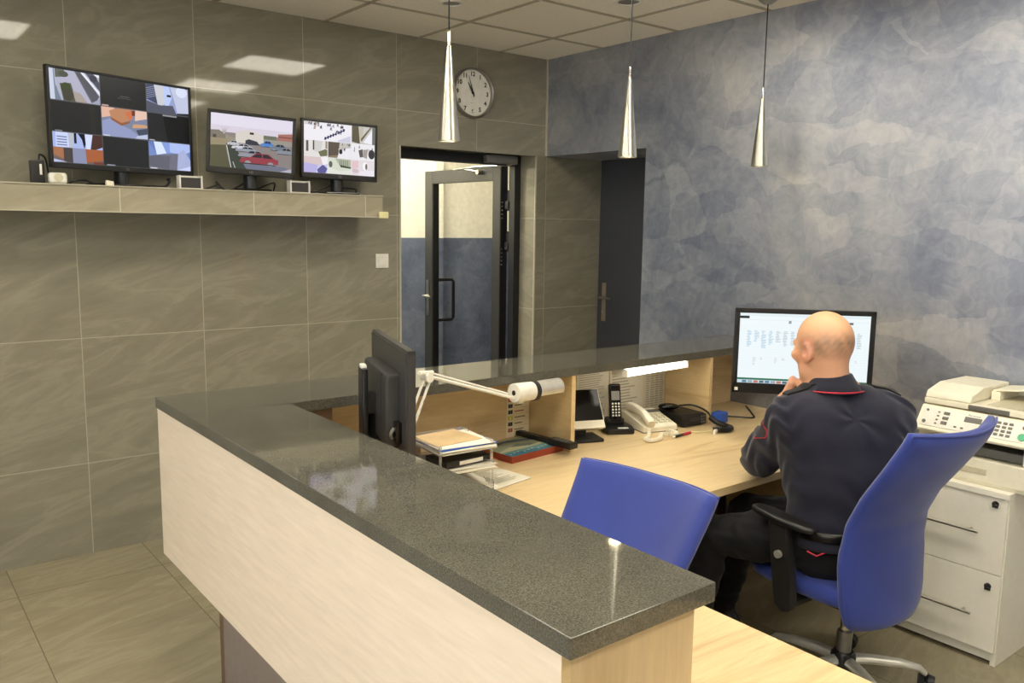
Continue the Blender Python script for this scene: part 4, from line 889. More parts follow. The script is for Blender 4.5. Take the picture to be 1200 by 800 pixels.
m = MB(); m.prism([(PX0+.042, PY1-.003, Zp+0.0738), (PX0+.052, PY1-.004, Zp+0.1008), (PX0+.15, PY1-.006, Zp+0.1267), (PX1-.02, PY1-.008, Zp+0.1267), (PX1-.005, PY1-.003, Zp+0.0738)], (0,-.175,0), .006); m.build('document_feeder', M['cream'], pr, True, True)
m = MB(); m.prism([(PX0+.21, PY1-.187, Zp+0.1066), (PX0+.21, PY0+.01, Zp+0.1404), (PX0+.21, PY0+.01, Zp+0.1462), (PX0+.21, PY1-.187, Zp+0.1138)], (.16,0,0), .002); m.b2((PX0+.38, PY0+.01, Zp+0.0742), (PX1-.01, PY1-.19, Zp+0.1044), .004); m.b2((PX0+.2, PY1-.22, Zp+0.0742), (PX0+.379, PY1-.187, Zp+0.1080)); m.build('document_tray', M['cream'], pr, True, True)
m = MB(); m.b2((PX0+.07, PY0+.01, Zp+0.0738), (PX0+.375, PY1-.225, Zp+0.0770), .001); m.build('document_stop', M['cream_dk'], pr, True, True)

# ------------------------------------------------------------------ swivel chairs
def chair(label, loc, rz, drop=0.):
    t = thing('office_chair', label, 'chair', loc, rz, 'blue swivel office chairs')
    zs = .445-drop
    m = MB()
    for k in range(5):
        a = 2*PI*k/5+.5; c, s = math.cos(a), math.sin(a)
        def P(r, z): return Vector((r*c, r*s, z))
        m.tube([P(.03,.095), P(.10,.098), P(.20,.093), P(.262,.080), P(.285,.060)], [.021,.02,.017,.014,.011], 10, flat=.75)
    m.build('base', M['alu_light'], t, True)
    MB().lathe([(.001,.058),(.044,.058),(.046,.07),(.043,.112),(.034,.124),(.001,.124)], n=24).build('hub_cover', M['black'], t, True)
    for k in range(5):
        a = 2*PI*k/5+.5; c, s = math.cos(a), math.sin(a); m = MB(); q = Vector((.288*c, .288*s, 0)); tv = Vector((-s, c, 0)); b = .7*k
        ax = Vector((math.cos(a+b), math.sin(a+b), 0))
        for sg_ in (-1, 1): m.cyl(q+ax*sg_*.006+Vector((0,0,.03)), q+ax*sg_*.028+Vector((0,0,.03)), .030, .025, n=18)
        m.cyl(q+Vector((0,0,.03)), q+Vector((0,0,.062)), .009, n=10); m.build('caster', M['black'], t, True)
    MB().cyl((0,0,.06), (0,0,.20), .026, n=20).build('gas_lift_sleeve', M['alu'], t, True)
    MB().cyl((0,0,.2005), (0,0,zs-.045), .017, n=20).build('gas_lift', M['chrome'], t, True)
    m = MB(); m.box((0,.05,zs-.03), (.17,.22,.04), .008); m.box((0,-.09,zs-.045), (.07,.16,.02), .005); m.build('tilt_mechanism', M['black'], t, True)
    m = MB(); m.tube([(.08,.05,zs-.035),(.16,.06,zs-.045),(.21,.06,zs-.05)], .005, 8); m.sph((.215,.06,zs-.05), (.016,.008,.008), 10); m.build('tilt_lever', M['black'], t, True)
    # seat cushion: superellipse outline, crowned top, waterfall front
    bm = MB(); N, K = 40, 9; rings = []
    def ring(sc, z):
        out = []
        for i in range(N):
            a = 2*PI*i/N; c, s = math.cos(a), math.sin(a); p = 2/4.5
            x = .243*sc*math.copysign(abs(c)**p, c); y = .06+.235*sc*math.copysign(abs(s)**p, s)
            zz = z-.02*max(0, (y-.19)/.1)**2*(1 if z > zs-.02 else .3)
            out.append(bm.bm.verts.new((x, y, zz)))
        return out
    prof = [(.0,zs-.006),(.6,zs-.004),(.9,zs-.006),(.975,zs-.016),(1.,zs-.036),(.985,zs-.056),(.93,zs-.066),(.0,zs-.066)]
    rings = [ring(max(s, .02), z) for s, z in prof]
    for Aq, Bq in zip(rings, rings[1:]):
        for i in range(N): bm.bm.faces.new((Aq[i], Aq[(i+1) % N], Bq[(i+1) % N], Bq[i]))
    bm.bm.faces.new(rings[0]); bm.bm.faces.new(rings[-1][::-1])
    bm.build('seat', M['chair_blue'], t, 'all')
    m = MB(); m.box((0,.05,zs-.073), (.40,.36,.012), .005); m.build('seat_pan', M['black'], t, True)
    # backrest: S-curved, wrapped around the sitter
    zk = [.315,.36,.45,.57,.67,.77,.88,.98,1.03]; yk = [-.175,-.168,-.160,-.152,-.168,-.216,-.292,-.358,-.384]
    NU, NV = 24, 34
    def surf(u, v):
        z = .318+(1.012-.318)*v
        y = float(np.interp(z, zk, yk))
        wd = float(np.interp(z, [.318,.335,.39,.52,.64,.78,.95,1.012], [.190,.212,.230,.238,.226,.220,.238,.244]))
        cv = float(np.interp(z, [.32,.6,.8,1.0], [.05,.05,.06,.062]))
        z2 = z+(.010*abs(u)**1.5)*(v**6)-.012*(1-abs(u)**3)*(1-v)**8
        return Vector((wd*u, y+cv*(abs(u)**2.2)-.01, z2-drop))
    bm = MB(); fr, bk_ = [], []
    for j in range(NV+1):
        v = j/NV; a, b = [], []
        for i in range(NU+1):
            u = -1+2*i/NU; p = surf(u, v); e = .02
            du = surf(min(1,u+e), v)-surf(max(-1,u-e), v); dv = surf(u, min(1,v+e))-surf(u, max(0,v-e)); n = du.cross(dv).normalized()   # points to -y (behind)
            edge = max(abs(u), abs(2*v-1)); th = .021*(1-.35*max(0,(edge-.85)/.15)**2)
            a.append(bm.bm.verts.new(p-n*th)); b.append(bm.bm.verts.new(p+n*th))
        fr.append(a); bk_.append(b)
    for g_ in (fr, bk_):
        for j in range(NV):
            for i in range(NU): bm.bm.faces.new((g_[j][i], g_[j][i+1], g_[j+1][i+1], g_[j+1][i]))
    loopf = [fr[0][i] for i in range(NU+1)]+[fr[j][NU] for j in range(1,NV+1)]+[fr[NV][i] for i in range(NU-1,-1,-1)]+[fr[j][0] for j in range(NV-1,0,-1)]
    loopb = [bk_[0][i] for i in range(NU+1)]+[bk_[j][NU] for j in range(1,NV+1)]+[bk_[NV][i] for i in range(NU-1,-1,-1)]+[bk_[j][0] for j in range(NV-1,0,-1)]
    n_ = len(loopf); mid = []
    for i in range(n_):
        p = (loopf[i].co+loopb[i].co)/2; cen = Vector((0, p.y, p.z)) if abs(p.x) > .05 else p
        out = Vector((loopf[i].co.x, 0, 0)); nn = Vector((math.copysign(1, p.x) if abs(abs(p.x)) > .13 else 0, 0, 1 if p.z > .9-drop else (-1 if p.z < .37-drop else 0)))
        mid.append(bm.bm.verts.new(p+(nn.normalized()*.007 if nn.length else Vector())))
    for i in range(n_):
        k = (i+1) % n_
        bm.bm.faces.new((loopf[i], loopf[k], mid[k], mid[i])); bm.bm.faces.new((mid[i], mid[k], loopb[k], loopb[i]))
    br = bm.build('backrest', M['chair_blue'], t, 'all')
    seam = [v.co.copy() for v in []]
    pts = [surf(-1, j/30) for j in range(31)]+[surf(-1+2*i/16, 1) for i in range(1,17)]+[surf(1, 1-j/30) for j in range(1,31)]
    e = []
    for i, p in enumerate(pts):
        cx = 1 if p.x > 0 else -1
        e.append(p+Vector((cx*.003 if i <= 30 or i >= 46 else 0, -.013, .001 if 30 <= i <= 46 else 0)))
    MB().tube(e, .0035, 6).build('piping', M['chair_blue'], br, True)
    m = MB(); m.tube([(0,-.10,zs-.045),(0,-.185,zs-.05),(0,-.178,zs-.066),(0,-.172,zs-.058)], [.026,.022,.016,.010], 10, flat=.6); m.build('backrest_bar', M['black'], t, True)
    for s in (-1, 1):
        m = MB(); m.prism([(s*.272,.012,zs-.085),(s*.272,.022,zs-.108),(s*.272,.052,zs-.118),(s*.272,.085,zs-.100),(s*.272,.094,zs-.02),(s*.272,.112,zs+.10),(s*.272,.128,zs+.200),(s*.272,.052,zs+.200),(s*.272,.038,zs+.10),(s*.272,.018,zs-.02)], (s*.034,0,0), .007); m.box((s*.225,.05,zs-.088), (.10,.06,.018), .004)
        post = m.build('arm_post', M['black_soft'], t, True)
        m = MB(); m.cyl((s*.303,.072,zs+.085), (s*.318,.072,zs+.085), .0135, n=18); m.build('adjust_knob', M['alu_light'], post, True)
        m = MB(); NN = 22; rings = []
        for z, sc in ((zs+.192,.80),(zs+.198,.97),(zs+.206,1.),(zs+.214,.95),(zs+.217,.8),(zs+.218,.02)):
            rr = []
            for i in range(NN):
                a = 2*PI*i/NN; c, q = math.cos(a), math.sin(a)
                x = .038*sc*math.copysign(abs(c)**.7, c); y = .13*sc*math.copysign(abs(q)**.8, q)
                rr.append(m.bm.verts.new((s*.288+x-s*.012*(y/.13)**2, .085+y, z-.010*((y-.02)/.13)**2+(.012 if y > 0 else 0)*(y/.13))))
            rings.append(rr)
        for Aq, Bq in zip(rings, rings[1:]):
            for i in range(NN): m.bm.faces.new((Aq[i], Aq[(i+1) % NN], Bq[(i+1) % NN], Bq[i]))
        m.bm.faces.new(rings[0][::-1]); m.bm.faces.new(rings[-1])
        m.build('armrest_pad', M['black'], t, 'all')
    return t
chair('blue swivel chair the seated man leans on, in front of the white cabinet', (-1.0, -2.89, 0), math.radians(-4))
chair('empty blue swivel chair pushed under the desk behind the granite counter', (-2.302, -2.80, 0), math.radians(93), .105)
# ------------------------------------------------------------------ the seated man
def V3(*a): return np.array(a, float)
class SDF:
    """smooth union of tapered capsules, lofted stadiums and ellipsoids"""
    def __init__(s): s.p = []
    def cap(s, a, b, ra, rb, k=.02): s.p.append(('c', V3(*a), V3(*b), ra, rb, k)); return s
    def chain(s, pts, rs, k=.02):
        for i in range(len(pts)-1): s.cap(pts[i], pts[i+1], rs[i], rs[i+1], k)
        return s
    def ell(s, c, ax, r, k=.02, sub=False): s.p.append(('e', V3(*c), np.array(ax, float), V3(*r), k, sub)); return s
    def loft(s, lv, k=.03): s.p.append(('l', [(V3(*c), V3(*u), h, r) for c, u, h, r in lv], k)); return s
    def cut(s, p, n, k=.004): s.p.append(('x', V3(*p), V3(*n), k)); return s      # keep the side n points away from
    def hollow(s, f): s.p.append(('f', f)); return s
    def ev(s, P):
        d = np.full(len(P), 9.)
        for q in s.p:
            t = q[0]
            if t == 'c':
                _, a, b, ra, rb, k = q; ab = b-a; h = np.clip(((P-a)@ab)/max(1e-9, ab@ab), 0, 1)
                e = np.linalg.norm(P-a-h[:,None]*ab, axis=1)-(ra+(rb-ra)*h); sub = False
            elif t == 'e':
                _, c, ax, r, k, sub = q; L = (P-c)@ax.T; k0 = np.linalg.norm(L/r, axis=1); k1 = np.linalg.norm(L/(r*r), axis=1)
                e = k0*(k0-1)/np.maximum(k1, 1e-6)
            elif t == 'l':
                _, lv, k = q; e = np.full(len(P), 9.); sub = False
                for (c0,u0,h0,r0), (c1,u1,h1,r1) in zip(lv, lv[1:]):
                    ab = c1-c0; h = np.clip(((P-c0)@ab)/(ab@ab), 0, 1)[:,None]
                    h = h[:,0]; c = c0+h[:,None]*ab; u = u0+h[:,None]*(u1-u0); u /= np.linalg.norm(u, axis=1)[:,None]
                    hl = h0+(h1-h0)*h; w = P-c; s_ = np.clip((w*u).sum(1), -hl, hl)
                    e = np.minimum(e, np.linalg.norm(w-s_[:,None]*u, axis=1)-(r0+(r1-r0)*h))
            elif t == 'x':
                _, c, n, k = q; e = (P-c)@n; d = np.maximum(d, e); continue
            elif t == 'f': d = q[1](P, d); continue
            if sub:
                h = np.clip(.5-.5*(d+e)/k, 0, 1); d = d*(1-h)-e*h+k*h*(1-h)
            else:
                h = np.clip(.5+.5*(d-e)/k, 0, 1); d = d*(1-h)+e*h-k*h*(1-h)
        return d
    def mesh(s, lo, hi, res, relax=2):
        lo, hi = np.array(lo, float), np.array(hi, float); B = 6
        nb = np.ceil((hi-lo)/(res*B)).astype(int)+1; n = nb*B+1
        g = np.stack(np.meshgrid(*[np.arange(k) for k in nb], indexing='ij'), -1).reshape(-1, 3)
        cen = lo+(g+.5)*B*res; d = s.ev(cen); act = g[np.abs(d) < B*res*1.25]
        D = np.full(n, 1.)
        inside = g[d < -B*res*1.25]
        for b in inside: i, j, k = b*B; D[i:i+B+1, j:j+B+1, k:k+B+1] = -1.
        off = np.stack(np.meshgrid(*[np.arange(B+1)]*3, indexing='ij'), -1).reshape(-1, 3)
        idx = np.unique(((act*B)[:,None,:]+off[None]).reshape(-1, 3)@np.array([n[1]*n[2], n[2], 1]))
        ijk = np.stack(np.unravel_index(idx, n), -1); vals = np.empty(len(idx))
        for a in range(0, len(idx), 200000): vals[a:a+200000] = s.ev(lo+ijk[a:a+200000]*res)
        D.reshape(-1)[idx] = vals
        return nets(D, lo, res, relax)
def nets(D, lo, res, relax):
    neg = D < 0; sm = np.zeros([k-1 for k in D.shape], np.int8)
    for a in (0,1):
        for b in (0,1):
            for c in (0,1): sm += neg[a:a+sm.shape[0], b:b+sm.shape[1], c:c+sm.shape[2]]
    cells = np.argwhere((sm > 0) & (sm < 8)); cid = np.full(sm.shape, -1, np.int64); cid[tuple(cells.T)] = np.arange(len(cells))
    acc = np.zeros((len(cells), 3)); cnt = np.zeros(len(cells))
    cor = [(a,b,c) for a in (0,1) for b in (0,1) for c in (0,1)]
    for i, p in enumerate(cor):
        for q in cor[i+1:]:
            if sum(abs(x-y) for x, y in zip(p, q)) != 1: continue
            da = D[tuple((cells+p).T)]; db = D[tuple((cells+q).T)]; m = (da < 0) != (db < 0)
            t = da[m]/(da[m]-db[m]); acc[m] += np.array(p)+t[:,None]*(np.array(q)-np.array(p)); cnt[m] += 1
    vs = lo+(cells+acc/cnt[:,None])*res; faces = []
    for ax in range(3):
        o = [0,0,0]; o[ax] = 1; A = neg[tuple(slice(0, D.shape[i]-o[i]) for i in range(3))]; Bn = neg[tuple(slice(o[i], None) for i in range(3))]
        ed = np.argwhere(A != Bn); b, c = (ax+1) % 3, (ax+2) % 3
        ok = (ed[:,b] > 0) & (ed[:,c] > 0); ed = ed[ok]; ok = (ed[:,b] < sm.shape[b]) & (ed[:,c] < sm.shape[c]) & (ed[:,ax] < sm.shape[ax]); ed = ed[ok]
        def cc(db, dc):
            e = ed.copy(); e[:,b] -= db; e[:,c] -= dc; return cid[tuple(e.T)]
        q = np.stack([cc(1,1), cc(0,1), cc(0,0), cc(1,0)], 1); flip = ~A[tuple(ed.T)]
        q[flip] = q[flip][:, ::-1]; faces.append(q)
    F = np.concatenate(faces); F = F[(F >= 0).all(1)]
    E_ = np.concatenate([F[:,[0,1]], F[:,[1,2]], F[:,[2,3]], F[:,[3,0]]])
    for _ in range(relax):                      # light smoothing
        a2 = np.zeros_like(vs); c2 = np.zeros(len(vs))
        for x, y in ((0,1),(1,0)): np.add.at(a2, E_[:,x], vs[E_[:,y]]); np.add.at(c2, E_[:,x], 1)
        vs = vs*.5+.5*a2/np.maximum(c2, 1)[:,None]
    return vs, F
def sdf_part(name, sd, lo, hi, res, mat, parent, colfn=None, relax=2):
    vs, F = sd.mesh(lo, hi, res, relax)
    me = bpy.data.meshes.new(name); me.vertices.add(len(vs)); me.vertices.foreach_set('co', vs.astype(np.float32).ravel())
    me.loops.add(len(F)*4); me.loops.foreach_set('vertex_index', F.astype(np.int32).ravel())
    me.polygons.add(len(F)); me.polygons.foreach_set('loop_start', np.arange(0, len(F)*4, 4, dtype=np.int32)); me.polygons.foreach_set('loop_total', np.full(len(F), 4, np.int32))
    me.update(calc_edges=True); me.validate()
    if colfn is not None:
        at = me.color_attributes.new('Col', 'FLOAT_COLOR', 'POINT'); c = np.ones((len(vs), 4), np.float32); c[:,:3] = colfn(vs); at.data.foreach_set('color', c.ravel())
    return link(name, me, mat, parent, 'all', True)
def nrm(v): v = np.array(v, float); return v/np.linalg.norm(v)

man = thing('person', 'bald man in a dark navy uniform sitting at the desk, chin resting on his fist', 'person', (-1.03, -2.85, 0))
az = math.radians(33); tf = V3(math.sin(az), math.cos(az), 0); tu = V3(math.cos(az), -math.sin(az), 0)      # torso forward / to his right
hu = nrm(tu*.6+V3(1,-.05,0)*.4)
pel = V3(-1.03,-2.885,.575)
LV = [(pel-V3(0,0,.03), hu, .085, .108), (pel+V3(-.01,.015,.10), hu, .075, .102), (V3(-1.05,-2.87,.80), tu, .085, .108), (V3(-1.055,-2.855,.91), tu, .100, .108), (V3(-1.05,-2.845,.985), tu, .105, .088), (V3(-1.058,-2.812,1.06), tu, .045, .062)]
shc = V3(-1.05,-2.845,.985)
lS = shc-tu*.178+V3(0,.0,-.005); rS = shc+tu*.178+V3(0,0,-.005)
lE = V3(-1.105,-2.560,.768); lW = V3(-1.085,-2.640,1.012)
rE = V3(-.765,-2.79,.775); rW = V3(-.70,-2.585,.742)
lH = pel-hu*.085+V3(0,.02,-.02); rH = pel+hu*.085+V3(0,.02,-.02)
lK = V3(-1.29,-2.50,.505); rK = V3(-1.02,-2.46,.525); lA = V3(-1.26,-2.42,.10); rA = V3(-1.00,-2.36,.10)
hc = V3(-1.074,-2.775,1.228); ha = math.radians(12); hs = 1.05; pit = math.radians(-10)
hf = V3(math.sin(ha)*math.cos(pit), math.cos(ha)*math.cos(pit), math.sin(pit)); hr = V3(math.cos(ha), -math.sin(ha), 0); hup = np.cross(hr, hf)
HX = np.array([hr, hf, hup])
def hp(x, y, z): return hc+(hr*x+hf*y+hup*z)*hs
def limbs(s, g, legs=True):
    s.loft([(c, u, h, r+g) for c, u, h, r in LV])
    s.chain([shc-tu*.08+V3(0,0,.02), lS, lS+(lE-lS)*.5, lE], [.066+g, .064+g, .053+g, .046+g], .045)
    s.chain([shc+tu*.08+V3(0,0,.02), rS, rS+(rE-rS)*.5, rE], [.066+g, .064+g, .053+g, .046+g], .045)
    s.chain([lE, lE+(lW-lE)*.35, lW], [.045+g, .044+g, .028+g], .02); s.chain([rE, rE+(rW-rE)*.35, rW], [.045+g, .044+g, .028+g], .02)
def legs(s, g):
    s.cap(lH, rH, .105+g, .105+g, .03)
    for a, b, c in ((lH, lK, lA), (rH, rK, rA)): s.chain([a, a+(b-a)*.55, b], [.088+g, .078+g, .060+g], .03); s.chain([b, b+(c-b)*.35, c], [.056+g, .055+g, .036+g], .02)
body = SDF(); limbs(body, 0); legs(body, 0)
body.cap(V3(-1.060,-2.812,1.05), hp(0,-.022,-.06), .063, .061, .03)
# head
body.ell(hp(0,-.010,.018), HX, hs*V3(.0795,.101,.098), .02)
body.ell(hp(0,.030,-.052), HX, hs*V3(.061,.066,.072), .03)
body.cap(hp(-.040,.035,-.082), hp(0,.078,-.100), .022, .019, .03); body.cap(hp(.040,.035,-.082), hp(0,.078,-.100), .022, .019, .03)
body.cap(hp(-.033,.086,.018), hp(.033,.086,.018), .012, .012, .016)
body.chain([hp(0,.096,.008), hp(0,.110,-.018), hp(0,.121,-.034)], [.009,.010,.0125], .010)
for q in (-1, 1):
    body.ell(hp(q*.012,.108,-.038), HX, hs*V3(.009,.010,.008), .008); body.ell(hp(q*.046,.068,-.022), HX, hs*V3(.024,.022,.020), .02)
    body.ell(hp(q*.032,.104,.000), HX, hs*V3(.015,.012,.010), .008, True)
    # ear: outer shell with a hollowed bowl
    er = np.array([nrm(hr*.93+hf*q*.0-hf*.36), nrm(hf*.93+hr*.36*q), hup]); er[0] = np.cross(er[1], er[2])
    body.ell(hp(q*.081,-.006,-.016), er, hs*V3(.010,.021,.033), .006); body.ell(hp(q*.089,.001,-.012), er, hs*V3(.007,.011,.018), .005, True); body.ell(hp(q*.080,.004,-.046), er, hs*V3(.007,.010,.010), .006)
body.chain([hp(-.022,.093,-.066), hp(0,.101,-.064), hp(.022,.093,-.066)], [.005,.0075,.005], .006); body.chain([hp(-.020,.091,-.077), hp(0,.099,-.077), hp(.020,.091,-.077)], [.005,.0085,.005], .006)
def hand(s, W, a, n, b, curl, spread=.0):
    """palm from the wrist W along a, palm facing n, b points to the thumb side"""
    a, n, b = nrm(a), nrm(n), nrm(b)
    s.loft([(W, b, .012, .021), (W+a*.03, b, .022, .017), (W+a*.078, b, .030, .0135)], .012)
    for i, (L, r) in enumerate(((.078,.0088),(.086,.0092),(.080,.0088),(.062,.0078))):
        p = W+a*(.080-.004*abs(i-1))+b*(.0285-.0195*i); th = 0.; pts = [p-a*.012, p]; d = a
        for f, c in zip((.46,.31,.23), curl):
            th += c; d = nrm(a*math.cos(th)+n*math.sin(th)+b*spread*(1.5-i)); p = p+d*L*f; pts.append(p)
        s.chain(pts, [r*1.1, r*1.1, r, r*.95, r*.82], .004)
    t0 = W+a*.022+b*.020+n*.006; t1 = t0+a*.026+b*.020+n*.016; t2 = t1+a*.030+b*(-.002)+n*.014; t3 = t2+a*.018+n*.012-b*.010
    s.chain([t0, t1, t2, t3], [.014,.0115,.0100,.0082], .008)
la = nrm(lW-lE); ln = nrm(hp(0,.085,-.09)-(lW+la*.05)); ln = nrm(ln-la*(ln@la)); lb = -np.cross(la, ln)
la2 = nrm(la*.9-ln*.1)
hand(body, lW, la, ln, lb, (1.15,1.35,.9))
ra_ = nrm(rW-rE); ra_[2] = -.05; ra_ = nrm(ra_); rn = nrm(V3(0,0,-1)-ra_*(V3(0,0,-1)@ra_)); rb = np.cross(ra_, rn)
hand(body, rW, ra_, rn, rb, (.18,.25,.2), .06)
def skin_col(v):
    base = np.array(lin((218,164,130))); c = np.tile(base, (len(v), 1)); L = (v-hc)@HX.T
    head = (np.abs(L[:,0]) < .11) & (np.abs(L[:,1]) < .14) & (np.abs(L[:,2]) < .15)
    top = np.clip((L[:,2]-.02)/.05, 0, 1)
    rng = .5*np.sin(v@V3(61,37,53)+2*np.sin(v@V3(40,-70,30)))+.3*np.sin(v@V3(150,-120,90)+3*np.sin(v@V3(-60,80,90)))+.3*np.sin(v@V3(-210,160,240))
    # close shaved hair: greyish on the sides and back below the crown
    hair = np.clip(1-np.abs(L[:,2]-.005)/.06, 0, 1)*np.clip((.045-L[:,1])/.03, 0, 1)*(L[:,2] > -.075)
    hair = np.clip(hair*(.72+.3*rng), 0, 1)*.95*head
    c = c*(1-hair[:,None])+np.array(lin((132,106,80)))*hair[:,None]
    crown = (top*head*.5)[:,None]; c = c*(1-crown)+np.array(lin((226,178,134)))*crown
    ear = (head & (np.abs(L[:,0]) > .0775) & (np.abs(L[:,1]+.004) < .03) & (np.abs(L[:,2]+.018) < .05))[:,None]*.45
    c = c*(1-ear)+np.array(lin((222,146,120)))*ear
    chk = (np.clip(1-np.linalg.norm((L-np.array([-.05,.05,-.04]))/np.array([.05,.05,.05]), axis=1), 0, 1)*head*.5)[:,None]
    c = c*(1-chk)+np.array(lin((212,128,106)))*chk
    lip = (np.clip(1-np.linalg.norm((L-np.array([0,.1,-.071]))/np.array([.028,.014,.012]), axis=1), 0, 1)*head)[:,None]
    return c*(1-lip)+np.array(lin((178,96,88)))*lip
sdf_part('body', body, (-1.45,-3.10,.03), (-.50,-2.28,1.37), .0045, M['skin'], man, skin_col, 1)
# eyes
for q in (-1, 1):
    m = MB(); m.sph(Vector(hp(q*.032,.0875,.001)), .0118, 16); m.build('eye', M['white'], man, True, True)
    m = MB(); m.sph(Vector(hp(q*.032,.0960,.001)), .0052, 12); m.build('iris', M['brown'], man, True, True)
# shirt: torso and long sleeves, soft folds pulled towards the shoulder blades
pin = V3(*(np.array([-1.045,-2.835,1.0])-tf*.10))
def folds(P, d):
    w = P-pin; rad = np.linalg.norm(w, axis=1); x = w@tu; z = w[:,2]
    ang = np.arctan2(z, x)
    back = np.clip((-(P-shc)@tf+.03)/.06, 0, 1)
    star = np.sin(ang*6+1.1*np.sin(rad*17+ang*2)+.8)*(.55+.45*np.sin(ang*2+1.9))*np.clip(rad/.04, 0, 1)*np.clip(1-rad/.24, 0, 1)*back
    lowb = np.sin((P[:,2]*58+x*30)+2*np.sin(x*22))*np.clip((.84-P[:,2])/.14, 0, 1)*np.clip((P[:,2]-.52)/.06, 0, 1)
    arm = np.sin(P@V3(60,40,85)+2.2*np.sin(P@V3(30,-50,20)))*np.clip(((shc-P)@tu-.17)/.06, 0, 1)
    arm2 = np.sin(P@V3(50,-40,80)+2*np.sin(P@V3(30,40,20)))*np.clip(((P-shc)@tu-.12)/.06, 0, 1)
    return d-.0060*star-.0046*lowb-.0050*arm-.0055*arm2
shirt = SDF(); limbs(shirt, .012)
shirt.loft([(c, u, h+.006, r+.017) for c, u, h, r in LV[:3]], .03)
shirt.cap(lE-(lE-lS)*.25, lE+(lW-lE)*.12, .070, .067, .03)
shirt.ell(shc-tf*.075-tu*.085+V3(0,0,-.05), np.array([tu,tf,[0,0,1]]), (.085,.045,.10), .05).ell(shc-tf*.075+tu*.085+V3(0,0,-.05), np.array([tu,tf,[0,0,1]]), (.085,.045,.10), .05)
shirt.hollow(folds)
cl = lE+(lW-lE)*.48
def clipf(P, d):
    # end of the sleeves, hem under the belt and neck opening
    dl_ = np.where(np.linalg.norm(P-(lE+lW)/2, axis=1) < .2, (P-cl)@la, -1.)
    dl_ = np.where((P-lE)@nrm(lW-lE) > .0, dl_, -1.); near = np.linalg.norm(np.cross(P-lE, la), axis=1) < .075
    d = np.where(near, np.maximum(d, dl_), d)
    cr = rW-nrm(rW-rE)*.02; nr = np.linalg.norm(np.cross(P-rE, nrm(rW-rE)), axis=1) < .09
    d = np.where(nr, np.maximum(d, (P-cr)@nrm(rW-rE)), d)
    d = np.maximum(d, .55-P[:,2])
    return np.maximum(d, (P-V3(-1.06,-2.81,1.098))@nrm(V3(.05,.1,1)))
shirt.hollow(clipf)
sh_ = sdf_part('shirt', shirt, (-1.42,-3.12,.50), (-.56,-2.42,1.14), .0055, M['shirt'], man, None, 2)
trs = SDF(); legs(trs, .010)
trs.loft([(pel-V3(0,0,.06), hu, .085, .112), (pel+V3(0,0,.01), hu, .085, .118), (pel+V3(0,.005,.045), hu, .08, .116)], .03)
trs.hollow(lambda P, d: d-.003*np.sin(P@V3(50,60,30)+2*np.sin(P@V3(30,-20,60))))
trs.cut(pel+V3(0,0,.05), V3(0,0,1)); trs.cut(V3(0,0,.075), V3(0,0,-1))
tr_ = sdf_part('trousers', trs, (-1.45,-3.12,.04), (-.82,-2.25,.68), .0065, M['trousers'], man, None, 2)
# belt
def loopring(c, u, hl, r, n=40):
    c, u = V3(*c), nrm(u); f = nrm(np.cross(V3(0,0,1), u)); out = []
    for i in range(n):
        a = 2*PI*i/n; s_ = math.copysign(hl, math.cos(a)) if abs(math.cos(a)) > 1e-6 else 0
        out.append(Vector(c+u*(s_*min(1, abs(math.cos(a))*3)+r*math.cos(a))+f*r*math.sin(a)))
    return out
rg = loopring(pel+V3(0,.0,.028), hu, .082, .130); m = MB()
top = [m.bm.verts.new(p+Vector((0,0,.017))) for p in rg]; bot = [m.bm.verts.new(p-Vector((0,0,.017))) for p in rg]
ti = [m.bm.verts.new(p+Vector((0,0,.017))+(Vector(pel)-p).normalized()*.012) for p in rg]; bi = [m.bm.verts.new(p-Vector((0,0,.017))+(Vector(pel)-p).normalized()*.012) for p in rg]
for i in range(len(rg)):
    k = (i+1) % len(rg)
    for A_, B_ in ((top,bot),(bot,bi),(bi,ti),(ti,top)): m.bm.faces.new((A_[i],A_[k],B_[k],B_[i]))
m.build('belt', M['leather'], man, 'all', True)
bp = Vector(pel-hu*.205+V3(0,-.02,.03)); m = MB(); m.box(bp, (.025,.012,.03), .003, rz=-.3); m.build('belt_buckle', M['steel'], man, True, True)
pk = Vector(pel-hu*.170-tf*.09+V3(0,0,-.035))
MB().tube([pk+Vector(-hu*.028+tf*.022)+Vector((0,0,.012)), pk, pk+Vector(hu*.028-tf*.012)+Vector((0,0,.014))], .0028, 6).build('pocket_piping', M['red'], man, True, True)
# collar standing round the neck, red piping along its fold
nk = V3(-1.064,-2.808,1.090); ca_ = math.radians(24); cr_, cf_ = V3(math.cos(ca_), -math.sin(ca_), 0), V3(math.sin(ca_), math.cos(ca_), 0)
m = MB(); rows = []
for z, r, ly in ((-.012,.086,.0),(.028,.071,.006),(.048,.066,.012),(.052,.068,.012),(.050,.071,.011),(.022,.083,.003),(-.004,.100,-.006),(-.006,.098,-.006)):
    rr = []
    for i in range(41):
        a = math.radians(-155+310*i/40)-PI/2       # open at the throat
        p = nk+cr_*r*1.02*math.cos(a)+cf_*(r*1.08*math.sin(a)+ly)+V3(0,0,z-.016*(math.sin(a)+1)*.5)
        rr.append(m.bm.verts.new(p))
    rows.append(rr)
for A_, B_ in zip(rows, rows[1:]+rows[:1]):
    for i in range(40): m.bm.faces.new((A_[i], A_[i+1], B_[i+1], B_[i]))
m.bm.faces.new([r_[0] for r_ in rows]); m.bm.faces.new([r_[40] for r_ in rows][::-1])
co = m.build('collar', M['shirt'], man, 'all', True)
pts = []
for i in range(4, 37):
    a = math.radians(-155+310*i/40)-PI/2; r = .1005
    pts.append(Vector(nk+cr_*r*1.02*math.cos(a)+cf_*(r*1.08*math.sin(a)-.006)+V3(0,0,-.002-.016*(math.sin(a)+1)*.5)))
